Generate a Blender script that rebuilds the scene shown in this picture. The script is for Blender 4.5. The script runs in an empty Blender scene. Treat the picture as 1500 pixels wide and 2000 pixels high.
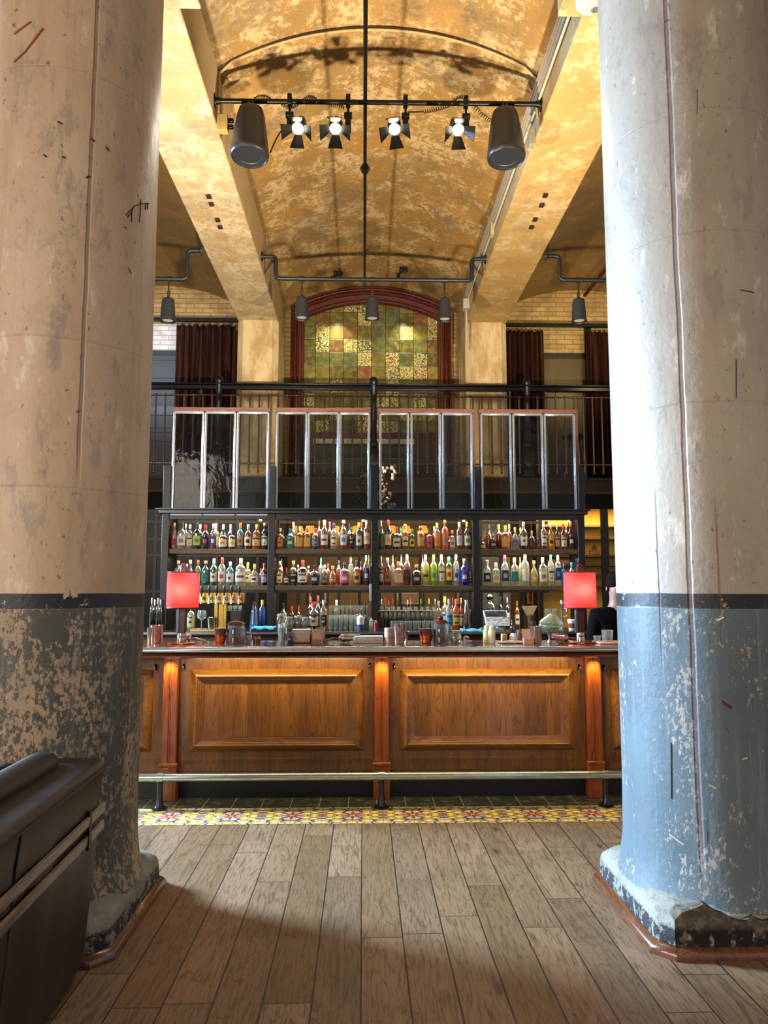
import bpy, bmesh, math, random
from mathutils import Vector, Matrix
random.seed(7)
SC = bpy.context.scene
COL = SC.collection
PI = math.pi
R_ = math.radians
# ---------------------------------------------------------------- camera
CH, FPX, PSI, TH = 1.5, 1480.0, R_(1.54), R_(5.94)
cam = bpy.data.cameras.new('camera'); cam_o = bpy.data.objects.new('camera', cam); COL.objects.link(cam_o)
cam.sensor_fit = 'HORIZONTAL'; cam.sensor_width = 36; cam.lens = 36 * FPX / 1500
cam.clip_start = .05; cam.clip_end = 100
cam_o.location = (0, 0, CH); cam_o.rotation_euler = (PI/2 + TH, 0, -PSI)
SC.camera = cam_o
_f = Vector((math.sin(PSI)*math.cos(TH), math.cos(PSI)*math.cos(TH), math.sin(TH)))
_r = Vector((math.cos(PSI), -math.sin(PSI), 0)); _u = _r.cross(_f)
def at(px, py, Y):
    """the world point a photo pixel shows when it lies at depth Y"""
    d = _f + (px-750)/FPX*_r + (1000-py)/FPX*_u
    t = Y/d.y
    return Vector((d.x*t, Y, CH+d.z*t))
# ---------------------------------------------------------------- exposure, world, lights
SC.view_settings.view_transform = 'Standard'; SC.view_settings.look = 'None'
SC.view_settings.gamma = 1; SC.view_settings.use_curve_mapping = False
SC.view_settings.exposure = 0.0
try:
    SC.cycles.use_denoising = True; SC.cycles.max_bounces = 7; SC.cycles.transparent_max_bounces = 24
    SC.cycles.sample_clamp_indirect = 6; SC.cycles.caustics_reflective = False; SC.cycles.caustics_refractive = False
except Exception: pass
W = bpy.data.worlds.new('world'); SC.world = W; W.use_nodes = True
W.node_tree.nodes['Background'].inputs[0].default_value = (1.0, .93, .84, 1)
W.node_tree.nodes['Background'].inputs[1].default_value = .60
def light(kind, name, loc, to, energy, color, size=.1, size_y=None, spot=60, blend=.6):
    l = bpy.data.lights.new(name, kind); l.energy = energy; l.color = color
    o = bpy.data.objects.new(name, l); COL.objects.link(o); o.location = loc
    if kind == 'AREA':
        l.size = size
        if size_y: l.shape = 'RECTANGLE'; l.size_y = size_y
    else: l.shadow_soft_size = size
    if kind == 'SPOT': l.spot_size = R_(spot); l.spot_blend = blend
    if to is not None:
        o.rotation_euler = (Vector(to)-Vector(loc)).to_track_quat('-Z', 'Y').to_euler()
    return o
DAY = (.48, .72, 1.0); WARM = (1, .83, .60); WARM2 = (1, .62, .25)
light('AREA', 'window_daylight', (-8.0, 6.9, 4.0), (0.2, 3.8, .9), 980, DAY, 1.3, 2.4).data.spread = R_(75)
light('AREA', 'rear_warm_fill', (-5.5, -3.5, 3.4), (-1.0, 4, 1.6), 460, (1, .87, .74), 3.5, 3.0)  # added warm fill from behind the camera, brightens the column fronts
for x in (-1.49, 1.68):
    light('SPOT', 'column_uplight', (x, 4.36, 2.3), (x*.55+.04, 7.9, 6.55), 1180, WARM, .06, spot=88, blend=.45)
# strip lights of the back bar
for x0, x1 in ((-1.86, -.98), (-.84, .02), (.2, 1.04), (1.2, 2.1)):
    for z in (2.235, 1.83, 1.49):
        light('AREA', 'shelf_strip_light', ((x0+x1)/2, 7.60, z), ((x0+x1)/2, 7.66, 0), 4.2, (1, .84, .60), x1-x0, .03)
        light('AREA', 'shelf_back_light', ((x0+x1)/2, 7.53, z+.02 if z < 2 else z), ((x0+x1)/2, 7.8, z-.5), 2.6, (1, .93, .82), x1-x0, .03)
for x in (-1.405, .135, 1.705):
    light('SPOT', 'under_bar_light', (x, 5.615, 1.0), (x, 5.70, .25), 15.0, (1, .78, .20), .02, spot=105, blend=1)
for x in (-.63, .92):
    light('AREA', 'under_bar_strip', (x, 5.56, 1.012), (x, 5.72, .62), 8.0, (1, .78, .36), 1.3, .02)
light('AREA', 'lower_room_light', (.2, 9.3, 2.7), (.2, 10.6, 1.6), 60, (1, .72, .36), 5.5, .6)
for x in (-.43, .62):
    light('SPOT', 'tile_spot', (x, 11.1, 5.72), (x*.95, 11.4, 4.4), 55, (1, .97, .70), .03, spot=110, blend=1)
light('SPOT', 'mezzanine_left_light', (-3.6, 9.2, 5.0), (-2.8, 11.4, 4.9), 160, (.72, .85, 1), .3, spot=75, blend=1)
light('SPOT', 'mezzanine_right_light', (3.5, 9.0, 4.9), (2.9, 11.4, 5.4), 130, (1, .80, .35), .3, spot=90, blend=1)
# ---------------------------------------------------------------- materials
def lin(h):
    if not isinstance(h, str): return tuple(h)[:3] + (1,)
    h = h.lstrip('#'); v = [int(h[i:i+2], 16)/255 for i in (0, 2, 4)]
    return tuple(c/12.92 if c <= .04045 else ((c+.055)/1.055)**2.4 for c in v) + (1,)
class NT:
    def __init__(s, name):
        s.m = bpy.data.materials.new(name); s.m.use_nodes = True; s.t = s.m.node_tree; s.t.nodes.clear()
        s.out = s.t.nodes.new('ShaderNodeOutputMaterial'); s._pos = None
    def put(s, sock, v):
        if isinstance(v, bpy.types.NodeSocket): s.t.links.new(v, sock)
        elif v is not None:
            if sock.type == 'RGBA' : sock.default_value = lin(v)
            else: sock.default_value = v
    def node(s, ty, props=None, **ins):
        n = s.t.nodes.new(ty)
        for k, v in (props or {}).items(): setattr(n, k, v)
        for k, v in ins.items():
            k = int(k[1:]) if k[0] == '_' and k[1:].isdigit() else k.replace('_', ' ')
            s.put(n.inputs[k], v)
        return n
    def pos(s):
        if s._pos is None: s._pos = s.node('ShaderNodeNewGeometry').outputs['Position']
        return s._pos
    def obj(s): return s.node('ShaderNodeTexCoord').outputs['Object']
    def xyz(s, v=None):
        n = s.node('ShaderNodeSeparateXYZ', _0=v or s.pos()); return n.outputs[0], n.outputs[1], n.outputs[2]
    def comb(s, x, y, z): return s.node('ShaderNodeCombineXYZ', _0=x, _1=y, _2=z).outputs[0]
    def map(s, v, sc=(1, 1, 1), loc=(0, 0, 0)):
        n = s.node('ShaderNodeMapping', _0=v); n.inputs['Scale'].default_value = sc; n.inputs['Location'].default_value = loc
        return n.outputs[0]
    def math(s, op, a, b=0., c=0., clamp=False):
        n = s.node('ShaderNodeMath', {'operation': op, 'use_clamp': clamp}, _0=a, _1=b, _2=c); return n.outputs[0]
    def noise(s, v, scale=5., detail=4., rough=.55, dist=0.):
        return s.node('ShaderNodeTexNoise', None, Vector=v, Scale=scale, Detail=detail, Roughness=rough, Distortion=dist).outputs[0]
    def white(s, v): return s.node('ShaderNodeTexWhiteNoise', {'noise_dimensions': '3D'}, Vector=v).outputs[0]
    def voro(s, v, scale, feat='F1'): return s.node('ShaderNodeTexVoronoi', {'feature': feat}, Vector=v, Scale=scale).outputs[0]
    def step(s, v, lo, hi):
        return s.node('ShaderNodeMapRange', {'interpolation_type': 'SMOOTHSTEP'}, _0=v, _1=float(lo), _2=float(hi), _3=0., _4=1.).outputs[0]
    def ramp(s, v, stops, mode='LINEAR'):
        n = s.node('ShaderNodeValToRGB', None, _0=v); r = n.color_ramp; r.interpolation = mode
        while len(r.elements) > 1: r.elements.remove(r.elements[0])
        r.elements[0].position = stops[0][0]; r.elements[0].color = lin(stops[0][1])
        for p, c in stops[1:]:
            e = r.elements.new(p); e.color = lin(c)
        return n.outputs[0]
    def mix(s, f, a, b, bt='MIX'):
        n = s.node('ShaderNodeMix', {'data_type': 'RGBA', 'blend_type': bt}); s.put(n.inputs[0], f); s.put(n.inputs[6], a); s.put(n.inputs[7], b)
        return n.outputs[2]
    def bump(s, h, st=.3, dist=.01):
        return s.node('ShaderNodeBump', None, Strength=st, Distance=dist, Height=h).outputs[0]
    def pbr(s, col, rough=.5, metal=0., normal=None, spec=.5, emis=None, es=0., coat=0., trans=0., sheen=0.):
        n = s.node('ShaderNodeBsdfPrincipled'); I = n.inputs
        s.put(I['Base Color'], col); s.put(I['Roughness'], rough); s.put(I['Metallic'], metal)
        s.put(I['Specular IOR Level'], spec); s.put(I['Coat Weight'], coat); s.put(I['Transmission Weight'], trans)
        s.put(I['Sheen Weight'], sheen)
        if normal is not None: s.put(I['Normal'], normal)
        if emis is not None: s.put(I['Emission Color'], emis); s.put(I['Emission Strength'], es)
        s.t.links.new(n.outputs[0], s.out.inputs[0]); return s.m
_mc = {}
def plain(h, rough=.5, metal=0., **k):
    key = ('p', h, rough, metal, tuple(sorted(k.items())))
    if key not in _mc:
        n = NT('mat_%s' % str(h).strip('#')); p = n.obj()
        v = n.noise(p, 30., 3.); c = n.mix(n.step(v, .35, .7), h, n.mix(.16, h, '#000000'))
        _mc[key] = n.pbr(c, rough, metal, **k)
    return _mc[key]
def glow(h, st):
    key = ('g', h, st)
    if key not in _mc:
        n = NT('glow'); _mc[key] = n.pbr('#000000', .5, emis=h, es=st)
    return _mc[key]
def glass(h, dens=.0, rough=.03, refl=.9):
    """thin tinted glass: transparent film + reflections, dens = share of cloudy body"""
    key = ('gl', h, dens, rough, refl)
    if key not in _mc:
        n = NT('glass'); t = n.t
        tr = n.node('ShaderNodeBsdfTransparent', None, _0=h); gl = n.node('ShaderNodeBsdfGlossy', None, _0='#ffffff', Roughness=rough)
        df = n.node('ShaderNodeBsdfDiffuse', None, _0=h); tl = n.node('ShaderNodeBsdfTranslucent', None, _0=h)
        lw = n.node('ShaderNodeLayerWeight', None, _0=.32)
        body = n.node('ShaderNodeMixShader', None, _0=.5, _1=df.outputs[0], _2=tl.outputs[0])
        a = n.node('ShaderNodeMixShader', None, _0=dens, _1=tr.outputs[0], _2=body.outputs[0])
        f = n.math('MULTIPLY', n.math('ADD', lw.outputs[1], .06), refl, clamp=True)
        b = n.node('ShaderNodeMixShader', None, _0=f, _1=a.outputs[0], _2=gl.outputs[0])
        t.links.new(b.outputs[0], n.out.inputs[0]); _mc[key] = n.m
    return _mc[key]
def mat_column(name, cream, cream2, paint, under, flake, seed, seams, rings):
    n = NT(name); p = n.pos(); x, y, z = n.xyz()
    ps = n.map(p, (1, 1, .55), (seed, 0, 0))
    big = n.noise(ps, 1.6, 6., .6); mid = n.noise(ps, 7., 6., .62); fine = n.noise(n.map(p, (1, 1, .8), (seed, 3, 0)), 34., 5., .6)
    up = n.mix(n.step(big, .35, .68), cream, cream2)
    up = n.mix(n.math('MULTIPLY', n.step(mid, .55, .75), .35), up, '#9a7d62')
    # small pits and scuffs
    pits = n.math('MULTIPLY', n.step(n.noise(n.map(p, (1, 1, .6), (seed+5, 0, 0)), 42., 4., .6), .655, .675), n.step(mid, .36, .52))
    up = n.mix(n.math('MULTIPLY', pits, .85), up, '#5a5350')
    worn = n.math('MULTIPLY', n.step(n.noise(ps, 2.3, 12., .76), .52, .62), n.step(fine, .42, .56)); h0 = n.noise(n.map(p, (1, 1, .35), (seed, 8, 0)), 9., 10., .75)
    up = n.mix(n.math('MULTIPLY', worn, .5), up, '#7f756c'); up = n.mix(n.math('MULTIPLY', n.step(h0, .54, .62), .55), up, '#857a70'); up = n.mix(n.math('MULTIPLY', n.math('SUBTRACT', 1., n.step(h0, .34, .44)), .4), up, '#e6dccb'); streak = n.noise(n.map(p, (14, 14, .5), (seed, 1, 0)), 1.2, 5., .65); up = n.mix(n.math('MULTIPLY', n.step(streak, .5, .7), .28), up, n.mix(.5, cream2, '#6e5844'))
    fine2 = n.noise(n.map(p, (1, 1, .6), (seed, 5, 0)), 55., 6., .7)
    lo_mask = n.noise(n.map(p, (1.2, 1.2, .6), (seed+9, 0, 0)), 3.4, 9., .74)
    fl = n.step(n.math('ADD', lo_mask, n.math('MULTIPLY', n.math('SUBTRACT', fine2, .5), .9)), flake, flake+.06)
    under_c = n.mix(n.step(mid, .4, .65), under, '#8a7d6a')
    low = n.mix(fl, n.mix(n.math('MULTIPLY', n.step(n.noise(n.map(p, (16, 16, .8), (seed, 2, 0)), 1.5, 6., .7), .52, .72), .35), n.mix(n.step(big, .4, .6), paint, n.mix(.25, paint, '#202624')), n.mix(.5, paint, '#b8bab4')), under_c)
    wob = n.math('MULTIPLY', n.math('SUBTRACT', n.noise(p, 2., 2.), .5), .01); zz = n.math('ADD', z, wob)
    inband = n.math('MULTIPLY', n.step(zz, 1.421, 1.424), n.math('SUBTRACT', 1., n.step(zz, 1.487, 1.490)))
    bfl = n.step(n.noise(n.map(p, (1, 1, 1), (seed+2, 0, 0)), 16., 8., .7), .60, .63)
    band = n.mix(bfl, '#12151c', n.mix(.3, cream, under))
    c = n.mix(n.step(zz, 1.420, 1.424), low, up); c = n.mix(inband, c, band)
    h = n.math('ADD', n.math('MULTIPLY', mid, .5), n.math('MULTIPLY', fine, .35))
    dark = None
    for sx, w, z0, z1 in seams:
        sd = n.math('ABSOLUTE', n.math('SUBTRACT', n.math('ADD', x, n.math('MULTIPLY', n.math('SUBTRACT', mid, .5), .012)), sx))
        k = n.math('SUBTRACT', 1., n.step(sd, w*.4, w)); k = n.math('MULTIPLY', k, n.step(z, z0, z0+.3)); k = n.math('MULTIPLY', k, n.math('SUBTRACT', 1., n.step(z, z1-.3, z1)))
        dark = k if dark is None else n.math('MAXIMUM', dark, k)
    for rz in rings:
        sd = n.math('ABSOLUTE', n.math('SUBTRACT', n.math('ADD', z, n.math('MULTIPLY', n.math('SUBTRACT', big, .5), .05)), rz))
        k = n.math('MULTIPLY', n.math('SUBTRACT', 1., n.step(sd, .001, .006)), .22)
        dark = k if dark is None else n.math('MAXIMUM', dark, k)
    if dark is not None:
        c = n.mix(n.math('MULTIPLY', dark, .6), c, '#6b5148'); h = n.math('SUBTRACT', h, n.math('MULTIPLY', dark, .9))
    h = n.math('ADD', h, n.math('MULTIPLY', n.math('SUBTRACT', 1., fl), n.math('MULTIPLY', n.math('SUBTRACT', 1., n.step(z, 1.42, 1.43)), .25)))
    r = n.mix(n.step(z, 1.42, 1.43), '#727272', '#8c8c8c')
    return n.pbr(c, n.math('ADD', .36, n.math('MULTIPLY', mid, .3)), normal=n.bump(h, .55, .012), spec=.5)
def mat_ceiling(name, a, b, c_, d, seed, amt=.5, sc=1.):
    n = NT(name); p = n.map(n.pos(), (1, 1, 1), (seed, seed*.3, 0))
    big = n.noise(p, .9*sc, 8., .66, .3); mid = n.noise(p, 2.6*sc, 12., .74, .3); fine = n.noise(p, 21., 9., .74)
    c = n.ramp(big, [(.3, a), (.5, b), (.66, a)])
    pale = n.step(n.math('ADD', mid, n.math('MULTIPLY', n.math('SUBTRACT', fine, .5), .75)), .60-amt*.2, .71-amt*.2)
    c = n.mix(n.math('MULTIPLY', pale, .62), c, c_); c = n.mix(n.math('MULTIPLY', n.step(fine, .5, .62), .28), c, n.mix(.5, c, '#5b4626'))
    grey = n.math('MULTIPLY', n.step(n.noise(n.map(p, (1, 1, 1), (7, 2, 1)), 1.3*sc, 10., .72), .50, .62), n.step(fine, .40, .58))
    c = n.mix(n.math('MULTIPLY', grey, .75), c, d)
    spot = n.step(n.noise(p, 40., 2.), .70, .72)
    c = n.mix(n.math('MULTIPLY', spot, .6), c, '#4d3a20')
    h = n.math('ADD', n.math('MULTIPLY', mid, .6), n.math('MULTIPLY', fine, .5))
    return n.pbr(c, .66, normal=n.bump(h, .7, .025))
def mat_wood(name, a, b, d, axis='Z', rough=.3, scale=1., coat=0., board=0., seed=0.):
    """grain runs along axis; board > 0 = width of the glued boards"""
    n = NT(name); p = n.pos(); x, y, z = n.xyz(); off = seed
    if board:
        u = {'Z': x, 'X': z, 'Y': x}[axis]
        bid = n.math('FLOOR', n.math('DIVIDE', n.math('ADD', u, n.math('MULTIPLY', 0., 1.)), board)); wn = n.white(n.comb(bid, 3.3+seed, 1.7))
        off = n.math('MULTIPLY', wn, 17.)
    sc = {'Z': (9, 9, .9), 'X': (.9, 9, 9), 'Y': (9, .9, 9)}[axis]
    v = n.node('ShaderNodeVectorMath', {'operation': 'ADD'}, _0=n.map(p, tuple(s*scale for s in sc)), _1=n.comb(off, off, off)).outputs[0]
    g = n.noise(v, 1.3, 3., .5, .6); rings = n.math('FRACT', n.math('MULTIPLY', g, 9.))
    ring = n.math('ABSOLUTE', n.math('SUBTRACT', rings, .5)); fine = n.noise(n.map(v, (7, 7, 3)), 4., 4., .6)
    c = n.mix(n.step(g, .3, .7), a, b); c = n.mix(n.math('MULTIPLY', n.step(ring, .32, .5), .55), c, d)
    c = n.mix(n.math('MULTIPLY', n.step(fine, .52, .62), .35), c, d)
    if board: c = n.mix(n.math('MULTIPLY', wn, .38), c, d)
    return n.pbr(c, rough, normal=n.bump(n.math('ADD', ring, fine), .10, .004), coat=coat)
def mat_floor():
    n = NT('oak_floor'); x, y, z = n.xyz(); Wd = .1808
    u = n.math('DIVIDE', n.math('ADD', x, .005+Wd*40), Wd); col = n.math('FLOOR', u); fu = n.math('FRACT', u)
    wn = n.white(n.comb(col, 7.1, 0.)); L = n.math('ADD', 1.25, n.math('MULTIPLY', n.white(n.comb(col, 1.3, 4.)), .9))
    v = n.math('ADD', n.math('DIVIDE', y, L), n.math('MULTIPLY', wn, 5.)); row = n.math('FLOOR', v); fv = n.math('FRACT', v)
    pid = n.white(n.comb(col, row, 2.)); pid2 = n.white(n.comb(row, col, 9.))
    off = n.math('MULTIPLY', pid, 37.)
    vec = n.comb(n.math('ADD', n.math('MULTIPLY', x, 7.), off), n.math('ADD', n.math('MULTIPLY', y, .9), off), off)
    g = n.noise(vec, 1.1, 4., .55, 1.1); ring = n.math('ABSOLUTE', n.math('SUBTRACT', n.math('FRACT', n.math('MULTIPLY', g, 8.)), .5))
    fine = n.noise(n.comb(n.math('MULTIPLY', x, 60.), n.math('ADD', n.math('MULTIPLY', y, 4.), off), off), 2., 5., .65)
    blot = n.noise(n.comb(n.math('ADD', x, off), y, off), 3., 3.)
    c = n.ramp(pid, [(0., '#725a3a'), (.25, '#87694a'), (.5, '#94765a'), (.75, '#7a6144'), (1., '#9a7e5c')])
    c = n.mix(n.math('MULTIPLY', pid2, .30), c, '#5d5449')
    c = n.mix(n.math('MULTIPLY', n.step(ring, .34, .5), .55), c, '#3f2c15'); c = n.mix(n.math('MULTIPLY', n.step(fine, .48, .64), .55), c, '#3f2d18')
    c = n.mix(n.math('MULTIPLY', n.step(blot, .48, .72), .38), c, '#54452f')
    # knots
    kv = n.comb(n.math('ADD', n.math('MULTIPLY', x, 5.5), off), n.math('MULTIPLY', y, 1.7), 0.)
    kd = n.voro(kv, .9); knot = n.math('SUBTRACT', 1., n.step(kd, .03, .12)); c = n.mix(n.math('MULTIPLY', knot, .8), c, '#2b1d10')
    split = n.math('MULTIPLY', n.math('SUBTRACT', 1., n.step(n.math('ABSOLUTE', n.math('SUBTRACT', n.noise(vec, 2.3, 3.), .5)), .0, .006)), n.step(blot, .55, .6))
    c = n.mix(n.math('MULTIPLY', split, .8), c, '#22170c')
    wig = n.math('MULTIPLY', n.math('SUBTRACT', n.noise(n.comb(0., y, col), 9., 3.), .5), .018)
    eu = n.math('SUBTRACT', .5, n.math('ABSOLUTE', n.math('SUBTRACT', n.math('ADD', fu, wig), .5))); gap = n.math('SUBTRACT', 1., n.step(eu, .010, .024))
    ev = n.math('MULTIPLY', n.math('SUBTRACT', .5, n.math('ABSOLUTE', n.math('SUBTRACT', fv, .5))), L); gap2 = n.math('SUBTRACT', 1., n.step(ev, .001, .0035))
    gp = n.math('MAXIMUM', gap, gap2); c = n.mix(n.math('MULTIPLY', gp, .92), c, '#120c06')
    h = n.math('SUBTRACT', n.math('ADD', n.math('MULTIPLY', fine, .25), n.math('MULTIPLY', blot, .8)), n.math('MULTIPLY', gp, 1.6))
    return n.pbr(c, n.math('ADD', .40, n.math('MULTIPLY', fine, .2)), normal=n.bump(h, .4, .006), spec=.5)
def mat_pattern_tile():
    """encaustic tiles: yellow discs, grey-blue loops, red flowers; one flower every 0.405 m"""
    n = NT('encaustic_tile'); x, y, z = n.xyz(); P = .405
    u = n.math('SUBTRACT', n.math('FRACT', n.math('DIVIDE', n.math('ADD', x, 1.284+P*20.5), P)), .5); u = n.math('MULTIPLY', u, P)
    v = n.math('SUBTRACT', y, 5.275)
    # mirror for symmetry
    au = n.math('ABSOLUTE', u); av = n.math('ABSOLUTE', v)
    def dist(cx, cy, sx=1., sy=1.):
        a = n.math('DIVIDE', n.math('SUBTRACT', au, cx), sx); b = n.math('DIVIDE', n.math('SUBTRACT', av, cy), sy)
        return n.math('SQRT', n.math('ADD', n.math('MULTIPLY', a, a), n.math('MULTIPLY', b, b)))
    c = n.mix(n.step(n.noise(n.pos(), 12., 3.), .4, .6), '#cfc6ba', '#bdb2a6')
    # blue grey loops
    for cx, cy, r in ((0, 0, .105), (.2025, 0, .062), (.10, .10, .052), (.2025, .145, .075), (0, .17, .07)):
        d = n.math('ABSOLUTE', n.math('SUBTRACT', dist(cx, cy), r)); c = n.mix(n.math('SUBTRACT', 1., n.step(d, .006, .010)), c, '#4e586c')
    # red flower: 8 petals
    ang = n.math('ARCTAN2', v, u); rr = n.math('SQRT', n.math('ADD', n.math('MULTIPLY', u, u), n.math('MULTIPLY', v, v)))
    pet = n.math('MULTIPLY', n.math('ADD', n.math('COSINE', n.math('MULTIPLY', ang, 8.)), 1.5), .026)
    pet = n.math('ADD', pet, .018)
    c = n.mix(n.math('SUBTRACT', 1., n.step(n.math('SUBTRACT', rr, pet), -.004, .0)), c, '#a4432c')
    c = n.mix(n.math('SUBTRACT', 1., n.step(dist(.2025, 0.), .036, .040)), c, '#a0705c')
    for cx, cy, r in ((.098, .045, .032), (.148, .070, .026), (.150, .015, .024), (.10, .13, .034), (.0, .155, .032), (.19, .15, .034), (.055, .165, .02), (0, 0, .016)):
        d = dist(cx, cy, 1.25, 1.); c = n.mix(n.math('SUBTRACT', 1., n.step(d, r*.9+.004, r*.9+.006)), c, '#6a6458')
        c = n.mix(n.math('SUBTRACT', 1., n.step(d, r*.86-.002, r*.86+.002)), c, '#dfb94a'); c = n.mix(n.math('SUBTRACT', 1., n.step(d, r*.35, r*.5)), c, '#f3e69a')
    tu = n.math('FRACT', n.math('DIVIDE', n.math('ADD', x, 1.284+P*20), P*.5)); e = n.math('SUBTRACT', .5, n.math('ABSOLUTE', n.math('SUBTRACT', tu, .5)))
    c = n.mix(n.math('SUBTRACT', 1., n.step(e, .004, .012)), c, '#4d453b')
    e2 = n.math('ABSOLUTE', n.math('SUBTRACT', y, 5.46)); 
    return n.pbr(c, .35)
def mat_slate():
    n = NT('slate_tile'); x, y, z = n.xyz(); v = n.noise(n.pos(), 14., 6., .7)
    c = n.ramp(v, [(.3, '#1f201c'), (.55, '#34352e'), (.72, '#6a6a60')])
    e = n.math('SUBTRACT', .5, n.math('ABSOLUTE', n.math('SUBTRACT', n.math('FRACT', n.math('DIVIDE', n.math('ADD', x, 10.05), .203)), .5)))
    c = n.mix(n.math('SUBTRACT', 1., n.step(e, .008, .02)), c, '#7b786c')
    return n.pbr(c, .3, normal=n.bump(v, .2))
def mat_green_tile():
    n = NT('glazed_wall_tile'); x, y, z = n.xyz(); S = .2155; S2 = .2135
    u = n.math('DIVIDE', n.math('ADD', x, .748+S*20), S); v = n.math('DIVIDE', n.math('SUBTRACT', z, 5.152-S2*20), S2)
    cu = n.math('FLOOR', u); cv = n.math('FLOOR', v); r1 = n.white(n.comb(cu, cv, 1.)); r2 = n.white(n.comb(cu, cv, 5.))
    c = n.ramp(r1, [(0, '#46431f'), (.14, '#5c5429'), (.3, '#6a602b'), (.42, '#50552f'), (.55, '#5f4128'), (.63, '#465036'), (.75, '#736734'), (.87, '#4a4822'), (.95, '#683a28')], 'CONSTANT')
    m = n.noise(n.pos(), 11., 6., .65); c = n.mix(n.step(m, .42, .7), c, n.mix(.35, c, '#a89a52')); c = n.mix(n.math('MULTIPLY', n.step(n.noise(n.pos(), 5., 4.), .5, .7), .5), c, '#4b4220')
    orn = n.voro(n.pos(), 34.); ring = n.math('SUBTRACT', 1., n.step(n.math('ABSOLUTE', n.math('SUBTRACT', orn, .42)), .05, .1))
    on = n.math('GREATER_THAN', r2, .72); c = n.mix(n.math('MULTIPLY', n.math('MULTIPLY', ring, on), .75), c, '#e6dc9a')
    e = n.math('SUBTRACT', .5, n.math('ABSOLUTE', n.math('SUBTRACT', n.math('FRACT', u), .5))); e2 = n.math('SUBTRACT', .5, n.math('ABSOLUTE', n.math('SUBTRACT', n.math('FRACT', v), .5)))
    g = n.math('SUBTRACT', 1., n.step(n.math('MINIMUM', e, e2), .012, .028)); c = n.mix(g, c, '#2b2312')
    h = n.math('SUBTRACT', n.math('MULTIPLY', m, .3), g)
    return n.pbr(c, .22, normal=n.bump(h, .3, .01), coat=.3)
def mat_brick(name, a, b, mortar):
    n = NT(name); x, y, z = n.xyz(); v = n.comb(x, z, 0.)
    br = n.node('ShaderNodeTexBrick', None, Vector=v, Color1=a, Color2=b, Mortar=mortar, Scale=1., Mortar_Size=.007, Brick_Width=.25, Row_Height=.075, Bias=0., Mortar_Smooth=.3)
    m = n.noise(n.pos(), 6., 7., .7); c = n.mix(n.math('MULTIPLY', n.step(m, .48, .62), .5), br.outputs[0], mortar)
    return n.pbr(c, .8, normal=n.bump(n.math('ADD', n.math('MULTIPLY', m, .7), n.math('MULTIPLY', br.outputs[1], -1.)), .6, .015))
def mat_leather():
    n = NT('dark_leather'); p = n.pos(); g = n.voro(p, 260.); m = n.noise(p, 5., 3.)
    c = n.mix(n.step(m, .3, .7), '#120c0a', '#20150f')
    return n.pbr(c, n.math('ADD', .33, n.math('MULTIPLY', m, .2)), normal=n.bump(n.math('ADD', g, n.math('MULTIPLY', m, 3.)), .2, .003), spec=.5)
def mat_velvet(h1, h2):
    n = NT('velvet'); p = n.obj(); m = n.noise(n.map(p, (20, 20, 1.5)), 1.5, 4., .6); c = n.mix(n.step(m, .4, .62), h1, h2)
    return n.pbr(c, .85, spec=.15)
def mat_shade():
    n = NT('lamp_shade_fabric'); p = n.obj(); x, y, z = n.xyz(p)
    w = n.noise(n.map(p, (6, 6, 160)), 1.4, 3., .6); c = n.mix(n.step(w, .4, .62), '#d05a5a', '#ad3a3f')
    g = n.math('SUBTRACT', 1., n.step(n.math('ABSOLUTE', n.math('SUBTRACT', z, -.005)), .02, .15))
    df = n.node('ShaderNodeBsdfDiffuse', None, _0=c); tl = n.node('ShaderNodeBsdfTranslucent', None, _0='#ff3a3a')
    em = n.node('ShaderNodeEmission', None, _0=c, _1=n.math('MULTIPLY', g, .42))
    a = n.node('ShaderNodeMixShader', None, _0=.5, _1=df.outputs[0], _2=tl.outputs[0]); b = n.node('ShaderNodeAddShader', None, _0=a.outputs[0], _1=em.outputs[0])
    n.t.links.new(b.outputs[0], n.out.inputs[0]); return n.m
def mat_mirror_pane():
    n = NT('antique_pane_glass'); p = n.pos(); m = n.noise(n.map(p, (1, 1, .6)), 7., 3., .5, 1.5)
    tr = n.node('ShaderNodeBsdfTransparent', None, _0='#c2c6c4'); nb = n.bump(m, .12, .02)
    gl = n.node('ShaderNodeBsdfGlossy', None, _0='#e0e4e6', Roughness=.02, Normal=nb); df = n.node('ShaderNodeBsdfDiffuse', None, _0='#4a4c4c')
    a = n.node('ShaderNodeMixShader', None, _0=n.math('MULTIPLY', n.step(m, .35, .75), .05), _1=tr.outputs[0], _2=df.outputs[0])
    lw = n.node('ShaderNodeLayerWeight', None, _0=.3)
    b = n.node('ShaderNodeMixShader', None, _0=n.math('ADD', .012, n.math('MULTIPLY', lw.outputs[0], .10)), _1=a.outputs[0], _2=gl.outputs[0])
    n.t.links.new(b.outputs[0], n.out.inputs[0]); return n.m
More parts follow.
